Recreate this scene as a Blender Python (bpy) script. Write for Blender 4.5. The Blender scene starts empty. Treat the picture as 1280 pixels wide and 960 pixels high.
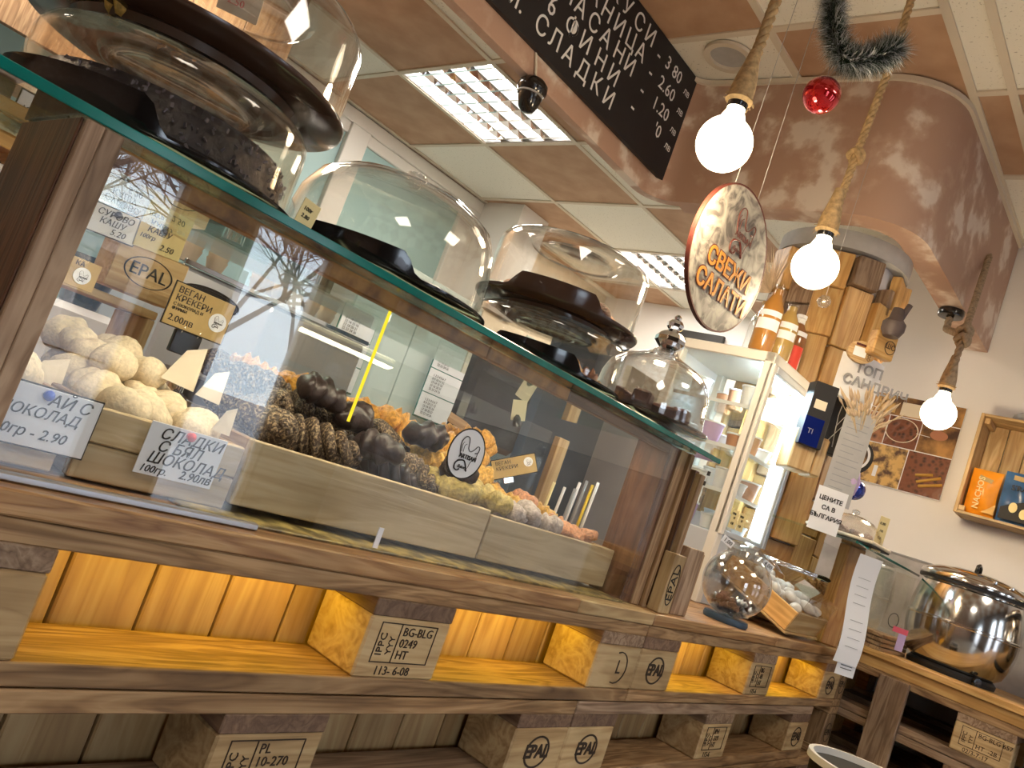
import bpy, bmesh, math, random
from mathutils import Vector, Matrix, Euler
R = random.Random(7)
C = bpy.context.scene.collection
S = bpy.context.scene
pi = math.pi
# ---------------------------------------------------------------- camera
YAW, PITCH, ROLL, FPX = 0.833636, 0.105044, 0.348404, 1005.53
CAM = Vector((-1.37596, -0.72309, 0.1732))
FWD = Vector((math.sin(YAW)*math.cos(PITCH), math.cos(YAW)*math.cos(PITCH), math.sin(PITCH)))
RT0 = Vector((math.cos(YAW), -math.sin(YAW), 0)); UP0 = RT0.cross(FWD)
cr, sr = math.cos(ROLL), math.sin(ROLL)
RT = cr*RT0 + sr*UP0; UP = -sr*RT0 + cr*UP0
cd = bpy.data.cameras.new('camera'); cam = bpy.data.objects.new('camera', cd); C.objects.link(cam)
cam.matrix_world = Matrix(((RT.x, UP.x, -FWD.x, CAM.x), (RT.y, UP.y, -FWD.y, CAM.y), (RT.z, UP.z, -FWD.z, CAM.z), (0, 0, 0, 1)))
cd.sensor_fit = 'HORIZONTAL'; cd.sensor_width = 36; cd.lens = FPX/1280*36; cd.clip_start = 0.02; cd.clip_end = 200
S.camera = cam
def ray(u, v): return FWD + RT*((u-640)/FPX) + UP*(-(v-480)/FPX)
def at(u, v, **k):            # where a sight line meets a real plane x=, y= or z= (or lies at depth d)
    (a, w), = k.items(); r = ray(u, v)
    if a == 'd': return CAM + r*w
    i = 'xyz'.index(a); return CAM + r*((w-CAM[i])/r[i])
# ---------------------------------------------------------------- world, light, exposure
w = bpy.data.worlds.new('world'); S.world = w; w.use_nodes = True
nt = w.node_tree; nt.nodes.clear()
bg = nt.nodes.new('ShaderNodeBackground'); wo = nt.nodes.new('ShaderNodeOutputWorld')
bg.inputs['Color'].default_value = (0.74, 0.85, 1.0, 1); bg.inputs['Strength'].default_value = 5.5
nt.links.new(bg.outputs[0], wo.inputs[0])
S.view_settings.view_transform = 'Standard'; S.view_settings.look = 'None'; S.view_settings.gamma = 1
S.view_settings.exposure = 0.45; S.view_settings.use_curve_mapping = False
S.cycles.use_denoising = True; S.cycles.max_bounces = 10; S.cycles.transparent_max_bounces = 32
S.cycles.diffuse_bounces = 4; S.cycles.glossy_bounces = 5; S.cycles.transmission_bounces = 6
S.cycles.caustics_reflective = False; S.cycles.caustics_refractive = False; S.cycles.sample_clamp_indirect = 6
def area(name, loc, rot, sx, sy, power, col, portal=False):
    l = bpy.data.lights.new(name, 'AREA'); l.shape = 'RECTANGLE'; l.size = sx; l.size_y = sy
    l.energy = power; l.color = col
    o = bpy.data.objects.new(name, l); C.objects.link(o); o.location = loc; o.rotation_euler = rot
    if portal: l.cycles.is_portal = True
    return o
WINS = [(-2.7, -1.7, -0.9, 1.2), (-0.12, 0.44, -0.9, 1.2), (0.84, 1.42, -0.9, 1.2)]
for a, b, c, d in WINS:       # daylight through the shop windows
    area('window_portal', ((a+b)/2, -3.42, (c+d)/2), (pi/2, 0, pi), b-a, d-c, 1, (1, 1, 1), True)
# ---------------------------------------------------------------- materials
MT = {}
def nm(name):
    m = bpy.data.materials.new(name); m.use_nodes = True; MT[name] = m
    n = m.node_tree; n.nodes.clear(); o = n.nodes.new('ShaderNodeOutputMaterial'); return m, n, o
def lk(n, a, b): n.links.new(a, b)
def col(c): return (c[0], c[1], c[2], 1)
def plain(name, c, rough=.6, metal=0, spec=.4, var=0, vscale=30, bump=0, sheen=0, coat=0):
    m, n, o = nm(name); p = n.nodes.new('ShaderNodeBsdfPrincipled')
    p.inputs['Base Color'].default_value = col(c); p.inputs['Roughness'].default_value = rough
    p.inputs['Metallic'].default_value = metal; p.inputs['Specular IOR Level'].default_value = spec
    p.inputs['Coat Weight'].default_value = coat
    lk(n, p.outputs[0], o.inputs[0])
    if var or bump:
        tc = n.nodes.new('ShaderNodeTexCoord'); nz = n.nodes.new('ShaderNodeTexNoise')
        nz.inputs['Scale'].default_value = vscale; nz.inputs['Detail'].default_value = 5
        lk(n, tc.outputs['Object'], nz.inputs['Vector'])
        if var:
            r = n.nodes.new('ShaderNodeValToRGB'); r.color_ramp.elements[0].position = .3; r.color_ramp.elements[1].position = .7
            r.color_ramp.elements[0].color = col([x*(1-var) for x in c]); r.color_ramp.elements[1].color = col([min(1, x*(1+var)) for x in c])
            lk(n, nz.outputs[0], r.inputs[0]); lk(n, r.outputs[0], p.inputs['Base Color'])
        if bump:
            b = n.nodes.new('ShaderNodeBump'); b.inputs['Strength'].default_value = bump; b.inputs['Distance'].default_value = .004
            lk(n, nz.outputs[0], b.inputs['Height']); lk(n, b.outputs[0], p.inputs['Normal'])
    return m
def emit(name, c, s):
    m, n, o = nm(name); e = n.nodes.new('ShaderNodeEmission'); e.inputs[0].default_value = col(c); e.inputs[1].default_value = s
    lk(n, e.outputs[0], o.inputs[0]); return m
def wood(name, c1, c2, c3, rough=.55, s=1.0, stain=.0):
    """grain runs along local X; every piece gets its own offset"""
    m, n, o = nm(name); p = n.nodes.new('ShaderNodeBsdfPrincipled'); lk(n, p.outputs[0], o.inputs[0])
    tc = n.nodes.new('ShaderNodeTexCoord'); oi = n.nodes.new('ShaderNodeObjectInfo')
    off = n.nodes.new('ShaderNodeVectorMath'); off.operation = 'MULTIPLY_ADD'
    cb = n.nodes.new('ShaderNodeCombineXYZ')
    for i in range(3): lk(n, oi.outputs['Random'], cb.inputs[i])
    lk(n, cb.outputs[0], off.inputs[0]); off.inputs[1].default_value = (7, 13, 5); lk(n, tc.outputs['Object'], off.inputs[2])
    mp = n.nodes.new('ShaderNodeMapping'); mp.inputs['Scale'].default_value = (2.2*s, 22*s, 22*s); lk(n, off.outputs[0], mp.inputs[0])
    a = n.nodes.new('ShaderNodeTexNoise'); a.inputs['Scale'].default_value = 1.3; a.inputs['Detail'].default_value = 3; a.inputs['Distortion'].default_value = 1.2
    lk(n, mp.outputs[0], a.inputs['Vector'])
    ml = n.nodes.new('ShaderNodeMath'); ml.operation = 'MULTIPLY'; ml.inputs[1].default_value = 9; lk(n, a.outputs[0], ml.inputs[0])
    fr = n.nodes.new('ShaderNodeMath'); fr.operation = 'PINGPONG'; fr.inputs[1].default_value = 1; lk(n, ml.outputs[0], fr.inputs[0])
    mp2 = n.nodes.new('ShaderNodeMapping'); mp2.inputs['Scale'].default_value = (6*s, 220*s, 220*s); lk(n, off.outputs[0], mp2.inputs[0])
    b = n.nodes.new('ShaderNodeTexNoise'); b.inputs['Scale'].default_value = 1; b.inputs['Detail'].default_value = 4; lk(n, mp2.outputs[0], b.inputs['Vector'])
    ad = n.nodes.new('ShaderNodeMath'); ad.operation = 'MULTIPLY_ADD'; ad.inputs[1].default_value = .5; lk(n, fr.outputs[0], ad.inputs[0]); 
    sc = n.nodes.new('ShaderNodeMath'); sc.operation = 'MULTIPLY'; sc.inputs[1].default_value = .6; lk(n, b.outputs[0], sc.inputs[0]); lk(n, sc.outputs[0], ad.inputs[2])
    r = n.nodes.new('ShaderNodeValToRGB'); el = r.color_ramp.elements
    el[0].position = .15; el[0].color = col(c1); el[1].position = .8; el[1].color = col(c3); e = el.new(.5); e.color = col(c2)
    lk(n, ad.outputs[0], r.inputs[0])
    # slow blotches and per-piece tone
    g = n.nodes.new('ShaderNodeTexNoise'); g.inputs['Scale'].default_value = 6; g.inputs['Detail'].default_value = 3; lk(n, off.outputs[0], g.inputs['Vector'])
    mr = n.nodes.new('ShaderNodeMapRange'); mr.inputs[1].default_value = .3; mr.inputs[2].default_value = .75; mr.inputs[3].default_value = .72-stain; mr.inputs[4].default_value = 1.12
    lk(n, g.outputs[0], mr.inputs[0])
    mr2 = n.nodes.new('ShaderNodeMapRange'); mr2.inputs[3].default_value = .82; mr2.inputs[4].default_value = 1.12; lk(n, oi.outputs['Random'], mr2.inputs[0])
    mm = n.nodes.new('ShaderNodeMath'); mm.operation = 'MULTIPLY'; lk(n, mr.outputs[0], mm.inputs[0]); lk(n, mr2.outputs[0], mm.inputs[1])
    vm = n.nodes.new('ShaderNodeVectorMath'); vm.operation = 'SCALE'; lk(n, r.outputs[0], vm.inputs[0]); lk(n, mm.outputs[0], vm.inputs['Scale'])
    lk(n, vm.outputs[0], p.inputs['Base Color']); p.inputs['Roughness'].default_value = rough
    bp = n.nodes.new('ShaderNodeBump'); bp.inputs['Strength'].default_value = .25; bp.inputs['Distance'].default_value = .002
    lk(n, ad.outputs[0], bp.inputs['Height']); lk(n, bp.outputs[0], p.inputs['Normal'])
    return m
def pane(name, tint=(1, 1, 1), ior=1.5, haze=0.0, rough=0.0, gain=1.0):
    """thin clear pane: fresnel reflection over a tinted see-through"""
    m, n, o = nm(name)
    t = n.nodes.new('ShaderNodeBsdfTransparent'); t.inputs[0].default_value = col(tint)
    g = n.nodes.new('ShaderNodeBsdfGlossy'); g.inputs['Roughness'].default_value = rough; g.inputs[0].default_value = (1, 1, 1, 1)
    f = n.nodes.new('ShaderNodeFresnel'); ge = n.nodes.new('ShaderNodeNewGeometry'); mr = n.nodes.new('ShaderNodeMapRange')
    mr.inputs[3].default_value = ior; mr.inputs[4].default_value = 1/ior; lk(n, ge.outputs['Backfacing'], mr.inputs[0]); lk(n, mr.outputs[0], f.inputs[0])
    k = n.nodes.new('ShaderNodeMath'); k.operation = 'MULTIPLY'; k.inputs[1].default_value = gain; k.use_clamp = True; lk(n, f.outputs[0], k.inputs[0])
    x = n.nodes.new('ShaderNodeMixShader'); lk(n, k.outputs[0], x.inputs[0])
    if haze:
        d = n.nodes.new('ShaderNodeBsdfDiffuse'); d.inputs[0].default_value = (.9, .88, .84, 1)
        y = n.nodes.new('ShaderNodeMixShader'); y.inputs[0].default_value = haze
        lk(n, t.outputs[0], y.inputs[1]); lk(n, d.outputs[0], y.inputs[2]); lk(n, y.outputs[0], x.inputs[1])
    else: lk(n, t.outputs[0], x.inputs[1])
    lk(n, g.outputs[0], x.inputs[2]); lk(n, x.outputs[0], o.inputs[0]); return m
def speckle(name, base, c2, scale, lo=.45, hi=.6, rough=.6, kind='noise', bump=.2, c3=None, dist=0):
    m, n, o = nm(name); p = n.nodes.new('ShaderNodeBsdfPrincipled'); lk(n, p.outputs[0], o.inputs[0]); p.inputs['Roughness'].default_value = rough
    tc = n.nodes.new('ShaderNodeTexCoord')
    if kind == 'noise':
        t = n.nodes.new('ShaderNodeTexNoise'); t.inputs['Detail'].default_value = 6; t.inputs['Distortion'].default_value = dist; out = t.outputs[0]
    else:
        t = n.nodes.new('ShaderNodeTexVoronoi'); out = t.outputs['Distance']
    t.inputs['Scale'].default_value = scale; lk(n, tc.outputs['Object'], t.inputs['Vector'])
    r = n.nodes.new('ShaderNodeValToRGB'); el = r.color_ramp.elements; el[0].position = lo; el[0].color = col(base); el[1].position = hi; el[1].color = col(c2)
    if c3: e = el.new((lo+hi)/2); e.color = col(c3)
    lk(n, out, r.inputs[0]); lk(n, r.outputs[0], p.inputs['Base Color'])
    b = n.nodes.new('ShaderNodeBump'); b.inputs['Strength'].default_value = bump; b.inputs['Distance'].default_value = .004
    lk(n, out, b.inputs['Height']); lk(n, b.outputs[0], p.inputs['Normal']); return m
wood('pallet_wood', (.15, .075, .03), (.33, .185, .08), (.47, .29, .14), .6, 1, .1)
wood('pallet_wood_light', (.33, .2, .085), (.5, .33, .155), (.6, .43, .22), .6, .7)
wood('pallet_wood_dark', (.12, .065, .038), (.2, .115, .07), (.27, .165, .1), .6)
wood('top_wood', (.2, .085, .03), (.4, .21, .085), (.52, .31, .14), .38)
wood('grey_wood', (.17, .1, .055), (.32, .2, .12), (.45, .31, .2), .6, 1, .15)
wood('dark_wood', (.06, .025, .012), (.11, .045, .02), (.17, .075, .035), .45)
wood('pine_wood', (.42, .24, .085), (.58, .37, .155), (.68, .48, .24), .5, .6)
wood('tray_wood', (.42, .29, .14), (.54, .4, .22), (.62, .48, .29), .55, .8)
wood('honey_wood', (.5, .26, .075), (.66, .37, .12), (.74, .46, .17), .4, .8)
wood('amber_wood', (.4, .17, .04), (.52, .25, .07), (.6, .32, .1), .4, .8)
wood('brown_plank', (.2, .11, .05), (.34, .2, .1), (.46, .3, .16), .5)
plain('ink', (.012, .01, .009), .6); plain('burn_ink', (.035, .02, .012), .7)
plain('paper', (.82, .82, .84), .6); plain('paper_warm', (.8, .66, .32), .6); plain('kraft', (.5, .34, .13), .6, var=.1)
plain('white', (.8, .8, .8), .5); plain('cream', (.78, .68, .52), .5); plain('wall_white', (.82, .79, .77), .7, var=.03, vscale=3)
plain('frame_white', (.74, .71, .66), .45); plain('teal_panel', (.36, .52, .52), .35); plain('pale_panel', (.55, .64, .6), .4)
plain('black_plastic', (.012, .01, .009), .18, spec=.6); plain('brown_plastic', (.07, .035, .022), .16, spec=.6); plain('black_matte', (.02, .018, .017), .6)
plain('tray_black', (.006, .005, .005), .12, spec=.7)
plain('steel', (.62, .6, .57), .13, 1); plain('steel_brushed', (.55, .56, .58), .3, 1); plain('dark_steel', (.2, .2, .21), .3, 1); plain('mirror', (.9, .9, .9), .05, 1)
plain('pale_steel', (.62, .66, .72), .3, .35); plain('chrome', (.85, .85, .87), .05, 1); plain('navy', (.04, .07, .11), .4); plain('slate', (.17, .22, .23), .4)
plain('rope', (.52, .35, .17), .9, var=.3, vscale=90, bump=.6); plain('rope_grey', (.36, .27, .18), .9, var=.3, vscale=90, bump=.6)
plain('grid_white', (.68, .6, .48), .6); plain('red_glass', (.55, .01, .015), .04, .7, coat=1); plain('blue_ball', (.01, .03, .3), .05, .6, coat=1)
plain('tinsel_green', (.02, .05, .025), .5); plain('tinsel_white', (.75, .78, .8), .4)
plain('teal_edge', (.0, .16, .13), .15, spec=.7, var=.4, vscale=9); plain('lime_line', (.85, .6, .02), .3)
plain('red_pin', (.7, .03, .03), .3); plain('blue_pin', (.03, .1, .6), .3); plain('gold_text', (.55, .22, .02), .5); plain('maroon', (.1, .02, .012), .5)
plain('blue', (.05, .16, .5), .4); plain('orange_bag', (.9, .34, .02), .28, var=.1, vscale=14, bump=.4); plain('blue_bag', (.045, .13, .3), .28, var=.4, vscale=12, bump=.4); plain('pink', (.75, .1, .14), .4); plain('lilac', (.55, .4, .62), .5)
plain('meringue', (.72, .6, .42), .6, var=.15, vscale=7, bump=.3); plain('bake_orange', (.85, .36, .06), .45, var=.45, vscale=7, bump=.7)
plain('bake_gold', (.6, .34, .07), .5, var=.4, vscale=7, bump=.6); plain('bake_olive', (.4, .3, .1), .6, var=.4, vscale=7, bump=.6); plain('bake_grey', (.4, .33, .3), .6, var=.35, vscale=7, bump=.6)
plain('bake_dark', (.035, .022, .02), .35, var=.4, vscale=7, bump=.3); speckle('sesame', (.05, .028, .018), (.42, .3, .17), 15, .47, .64, .6, bump=1)
plain('bake_pink', (.55, .26, .14), .5, var=.4, vscale=7, bump=.6); plain('bake_bread', (.3, .16, .06), .7, var=.5, vscale=7, bump=.8)
plain('cake_dark', (.012, .012, .02), .4, var=.6, vscale=60, bump=1); plain('cake_seed', (.1, .1, .14), .4); plain('choc', (.13, .05, .035), .5, var=.5, vscale=7, bump=1)
plain('juice_amber', (.42, .19, .04), .1, spec=.6, coat=.6); plain('juice_yellow', (.42, .27, .08), .1, spec=.6, coat=.6); plain('juice_red', (.26, .11, .04), .1, spec=.6, coat=.6); plain('label_red', (.75, .07, .04), .5); plain('label_green', (.06, .2, .05), .5)
plain('pampas', (.66, .5, .33), .9); plain('wheat', (.68, .54, .34), .8); plain('pitcher', (.09, .065, .06), .5, var=.3, vscale=20); plain('brick_red', (.42, .18, .1), .7)
plain('marble', (.42, .4, .4), .3, var=.35, vscale=7); plain('floor_tile', (.3, .26, .22), .4, var=.15, vscale=4); plain('shade_grey', (.3, .3, .31), .4); plain('fridge_white', (.78, .74, .66), .3); plain('fridge_grey', (.5, .53, .57), .3)
plain('nut', (.45, .2, .08), .5, var=.4, vscale=30); plain('nut_pale', (.66, .45, .22), .5, var=.2, vscale=30); plain('branch', (.1, .09, .1), .9); plain('skin', (.6, .38, .28), .5); plain('hair', (.12, .06, .035), .5); plain('facade', (.4, .36, .36), .8, var=.3, vscale=1)
plain('plaster_grey', (.42, .41, .4), .6, var=.06); plain('front_dark', (.13, .1, .08), .7); plain('cord', (.05, .045, .04), .6); plain('seat_tan', (.5, .3, .15), .6)
speckle('tile_white', (.5, .46, .38), (.84, .8, .7), 130, .3, .37, .8, bump=.1)
speckle('tile_brown', (.42, .25, .15), (.52, .33, .21), 7, .35, .65, .75, bump=.1)
speckle('soffit_paint', (.46, .29, .21), (.74, .63, .54), 9, .47, .63, .55, c3=(.53, .36, .27), bump=.05)
speckle('chalkboard', (.008, .007, .009), (.013, .012, .014), 10, .3, .7, .55)
speckle('gold_liner', (.06, .045, .015), (.4, .3, .1), 35, .4, .62, .4)
speckle('beans', (.02, .008, .005), (.2, .07, .035), 55, .02, .55, .35, 'vor', .6)
speckle('beans_light', (.03, .012, .008), (.4, .17, .08), 42, .02, .6, .35, 'vor', .6)
speckle('salad_print', (.1, .085, .075), (.36, .33, .27), 18, .38, .6, .5, c3=(.25, .225, .19), dist=2.2)
speckle('rust', (.14, .05, .02), (.42, .19, .06), 40, .35, .65, .5)
speckle('coffee_print', (.06, .025, .012), (.5, .26, .08), 12, .4, .65, .4)
speckle('gran_print', (.1, .05, .03), (.66, .42, .15), 26, .4, .55, .4)
pane('glass', (.97, .985, .975), 1.5); pane('case_glass', (.98, .99, .985), 1.5, gain=1.15); pane('shelf_glass', (.8, .92, .88), 1.5, gain=1.3)
pane('acrylic', (.97, .96, .94), 1.45, haze=.007, rough=.015, gain=1.2); pane('acrylic_warm', (.96, .92, .87), 1.45, haze=.006, rough=.01, gain=.9); pane('thick_glass', (.88, .88, .87), 1.5, haze=.02, gain=2.0); pane('smoke_glass', (.45, .42, .42), 1.5, gain=1.5)
emit('bulb_glow', (1, .84, .58), 5); emit('bulb_glow_small', (1, .8, .5), 9); emit('tube_glow', (1, .96, .88), 14); emit('led_amber', (1, .64, .04), 4); emit('fridge_led', (.7, .88, 1), 12)
emit('edge_glow', (1, .72, .03), 1.0); emit('warm_strip', (1, .8, .45), 3)
# ---------------------------------------------------------------- mesh helpers
def link(name, me, mat, parent=None, loc=(0, 0, 0), rot=None, smooth=False):
    if mat is not None and len(me.materials) == 0: me.materials.append(MT[mat] if isinstance(mat, str) else mat)
    if smooth:
        for p in me.polygons: p.use_smooth = True
    o = bpy.data.objects.new(name, me); C.objects.link(o); o.location = loc
    if rot is not None: o.rotation_euler = rot
    if parent is not None: o.parent = parent
    return o
def raw(name, vs, fs, mat, parent=None, loc=(0, 0, 0), rot=None, smooth=False):
    me = bpy.data.meshes.new(name); me.from_pydata([tuple(v) for v in vs], [], fs); me.update()
    return link(name, me, mat, parent, loc, rot, smooth)
BOXC = {}
def boxmesh(d, bev):
    key = (round(d[0], 4), round(d[1], 4), round(d[2], 4), bev)
    if key in BOXC: return BOXC[key].copy()
    bm = bmesh.new(); bmesh.ops.create_cube(bm, size=1); bmesh.ops.scale(bm, vec=d, verts=bm.verts)
    if bev: bmesh.ops.bevel(bm, geom=bm.edges[:], offset=bev, segments=1, affect='EDGES')
    me = bpy.data.meshes.new('box'); bm.to_mesh(me); bm.free(); BOXC[key] = me; return me.copy()
MC = {}
def box(name, lo, hi, mat, parent=None, bev=.0015, rot=None):
    """axis-aligned box from corner lo to corner hi (in the parent's space); local X is its longest side"""
    c = [(a+b)/2 for a, b in zip(lo, hi)]; d = [abs(b-a) for a, b in zip(lo, hi)]
    k = d.index(max(d))
    if k == 0: dd = d; q = Matrix.Identity(3)
    elif k == 1: dd = (d[1], d[0], d[2]); q = Matrix(((0, -1, 0), (1, 0, 0), (0, 0, 1)))
    else: dd = (d[2], d[1], d[0]); q = Matrix(((0, 0, -1), (0, 1, 0), (1, 0, 0)))
    bev = min(bev, min(dd)*.3) if bev else 0
    key = (tuple(round(x, 4) for x in dd), round(bev, 5), mat)
    if key in MC: me = MC[key]
    else:
        me = boxmesh(dd, bev); me.materials.append(MT[mat]); MC[key] = me
    o = bpy.data.objects.new(name, me); C.objects.link(o)
    m = q.to_4x4()
    if rot is not None: m = Euler(rot).to_matrix().to_4x4() @ m
    o.matrix_basis = Matrix.Translation(c) @ m
    if parent is not None: o.parent = parent
    return o
def lathe(name, prof, mat, parent=None, loc=(0, 0, 0), seg=40, smooth=True, rot=None, scale=None):
    vs, fs = [], []
    for r, z in prof:
        for i in range(seg):
            a = 2*pi*i/seg; vs.append((r*math.cos(a), r*math.sin(a), z))
    for j in range(len(prof)-1):
        for i in range(seg):
            k = (i+1) % seg; fs.append((j*seg+i, j*seg+k, (j+1)*seg+k, (j+1)*seg+i))
    me = bpy.data.meshes.new(name); me.from_pydata(vs, [], fs)
    bm = bmesh.new(); bm.from_mesh(me); bmesh.ops.remove_doubles(bm, verts=bm.verts, dist=1e-5); bm.normal_update(); bm.to_mesh(me); bm.free()
    o = link(name, me, mat, parent, loc, rot, False)
    if smooth:
        for p in me.polygons: p.use_smooth = True
        try: me.set_sharp_from_angle(angle=math.radians(40))
        except Exception: pass
    if scale: o.scale = scale
    return o
def tube(name, pts, r, mat, parent=None, loc=(0, 0, 0), seg=8, rot=None, rs=None, closed=False):
    pts = [Vector(p) for p in pts]; n = len(pts); vs, fs = [], []
    t0 = None; nrm = None
    for i, p in enumerate(pts):
        a = pts[i-1] if (i or closed) else p; b = pts[(i+1) % n] if (i < n-1 or closed) else p
        t = (b-a).normalized()
        if nrm is None:
            nrm = t.orthogonal().normalized()
        else:
            nrm = (nrm - t*nrm.dot(t))
            nrm = nrm.normalized() if nrm.length > 1e-6 else t.orthogonal().normalized()
        bn = t.cross(nrm); rr = rs[i] if rs else r
        for k in range(seg):
            an = 2*pi*k/seg; vs.append(p + (nrm*math.cos(an)+bn*math.sin(an))*rr)
    m = n if closed else n-1
    for i in range(m):
        j = (i+1) % n
        for k in range(seg):
            l = (k+1) % seg; fs.append((i*seg+k, i*seg+l, j*seg+l, j*seg+k))
    if not closed: fs.append(tuple(range(seg))[::-1]); fs.append(tuple((n-1)*seg+k for k in range(seg)))
    return raw(name, vs, fs, mat, parent, loc, rot, True)
TXC = {}
def text(body, size, mat, parent=None, loc=(0, 0, 0), rot=(pi/2, 0, 0), align='LEFT', name='lettering', shear=0, off=0, th=.0004, sp=1.0):
    cu = bpy.data.curves.new(name, 'FONT'); cu.body = body; cu.size = size; cu.extrude = th; cu.align_x = align; cu.align_y = 'CENTER'
    cu.shear = shear; cu.offset = off; cu.space_character = sp; cu.resolution_u = 2
    cu.materials.append(MT[mat])
    o = bpy.data.objects.new(name, cu); C.objects.link(o); o.location = loc; o.rotation_euler = rot
    if parent is not None: o.parent = parent
    return o
def thing(name, label, cat, loc=(0, 0, 0), yaw=0, group=None, rot=None):
    o = bpy.data.objects.new(name, None); C.objects.link(o); o.location = loc; o.rotation_euler = rot if rot else (0, 0, yaw)
    o.empty_display_size = .02
    o['label'] = label; o['category'] = cat
    if group: o['group'] = group
    return o
def tag(o, label, cat, group=None):
    o['label'] = label; o['category'] = cat
    if group: o['group'] = group
    return o
def struct(o): o['kind'] = 'structure'; return o
def sempty(name, loc=(0, 0, 0)):
    o = bpy.data.objects.new(name, None); C.objects.link(o); o.location = loc; o['kind'] = 'structure'; return o
def lab(o, s): o['label'] = s; return o
def quadprism(name, pts, th, mat, parent=None, axis='y', smooth=False):
    """flat polygon (list of 3d points) given thickness th along axis"""
    n = len(pts); d = {'x': (th, 0, 0), 'y': (0, th, 0), 'z': (0, 0, th)}[axis]
    vs = [tuple(p) for p in pts] + [tuple(a+b for a, b in zip(p, d)) for p in pts]
    fs = [tuple(range(n)), tuple(range(2*n-1, n-1, -1))] + [(i, n+i, n+(i+1) % n, (i+1) % n) for i in range(n)]
    me = bpy.data.meshes.new(name); me.from_pydata(vs, [], fs)
    bm = bmesh.new(); bm.from_mesh(me); bmesh.ops.recalc_face_normals(bm, faces=bm.faces); bm.to_mesh(me); bm.free()
    return link(name, me, mat, parent, smooth=smooth)
def disc(name, r1, r2, th, mat, parent, loc, rot=(pi/2, 0, 0), seg=36, k=1.0):
    """ring or disc in local XY, extruded th; k squashes Y"""
    prof = [(r1, 0), (r2, 0), (r2, th), (r1, th), (r1, 0)]
    return lathe(name, prof, mat, parent, loc, seg, False, rot, (1, k, 1))
def hat_logo(parent, loc, s, rot=(pi/2, 0, 0), ink='ink'):
    """a chef's hat drawn in line with two words on its band"""
    e = Euler(rot).to_matrix(); L = Vector(loc)
    def cv(pts, r=.018):
        sm = []
        P = [Vector((a, b, 0)) for a, b in pts]
        for i in range(len(P)-1):
            p0 = P[max(0, i-1)]; p1 = P[i]; p2 = P[i+1]; p3 = P[min(len(P)-1, i+2)]
            for t in (0, .25, .5, .75):
                sm.append(.5*((2*p1)+(p2-p0)*t+(2*p0-5*p1+4*p2-p3)*t*t+(3*p1-p0-3*p2+p3)*t**3))
        sm.append(P[-1])
        tube('hat_outline', [L + e @ (p*s) for p in sm], r*s, ink, parent, seg=5)
    cv([(-.3, -.05), (-.42, .25), (-.45, .5), (-.3, .72), (-.1, .72), (.0, .5), (.05, .3), (.2, .2), (.38, .3), (.55, .5), (.68, .45), (.66, .25), (.5, .2)])
    cv([(-.3, .1), (-.36, .35), (-.3, .5)], .012); cv([(-.2, .1), (-.22, .35), (-.12, .45)], .012); cv([(.66, .3), (.62, .0), (.42, -.2), (.36, -.45)], .012)
    cv([(-.25, -.25), (-.42, -.4), (-.4, -.62), (-.2, -.68), (-.1, -.6)], .03); cv([(-.35, -.3), (0, -.22), (.2, -.4), (.34, -.62)], .03)
    text('ARTISAN', .26*s, ink, parent, L + e @ Vector((-.38*s, -.07*s, .001)), (rot[0], rot[1]+.0, rot[2]), off=.004*s)
    text('Bakery', .2*s, ink, parent, L + e @ Vector((-.28*s, -.5*s, .001)), rot, shear=.3)
# ================================================================ THE ROOM
ZC, ZF = 1.69, -1.0
struct(box('floor', (-4.5, -3.6, ZF-.05), (3.6, 3.2, ZF), 'floor_tile', bev=0))
ceil = sempty('ceiling')
struct(box('ceiling_slab', (-4.5, -3.6, ZC+.16), (3.6, 3.2, ZC+.2), 'plaster_grey', ceil, 0))
XS = [.554+.62*k for k in range(-8, 6)]; YS = [1.726+.595*k for k in range(-3, 3)]
def tile(x0, x1, y0, y1, brown):
    if x1-x0 < .02 or y1-y0 < .02: return
    box('ceiling_tile', (x0+.004, y0+.004, ZC), (x1-.004, y1-.004, ZC+.012), 'tile_brown' if brown else 'tile_white', ceil, 0)
LAMPS = {(0, 0), (3, 0)}
for i in range(-8, 5):
    for j in range(-3, 3):
        x0 = .554+.62*i; x1 = x0+.62; y0 = max(1.726+.595*j, .045); y1 = min(1.726+.595*(j+1), 3.0)
        if (i, j) in LAMPS: continue
        tile(x0, x1, y0, y1, (i+j) % 2)
for i in range(-10, 6):            # the front bay has its own grid
    for j in range(6):
        x0 = .94+.5*i; y1 = .045-.6*j; tile(x0, min(x0+.5, 3.5), y1-.6, y1, (i+j) % 2 == 0)
for x in XS: box('grid_bar', (x-.012, .045, ZC-.006), (x+.012, 3.0, ZC), 'grid_white', ceil, 0)
for y in YS+[.045]: box('grid_bar', (-4.4, y-.012, ZC-.0065), (3.4, y+.012, ZC-.0005), 'grid_white', ceil, 0)
for i in range(-10, 6): box('grid_bar', (.94+.5*i-.012, -3.5, ZC-.006), (.94+.5*i+.012, .045, ZC), 'grid_white', ceil, 0)
for j in range(1, 6): box('grid_bar', (-4.4, .045-.6*j-.012, ZC-.0065), (3.4, .045-.6*j+.012, ZC-.0005), 'grid_white', ceil, 0)
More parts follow.
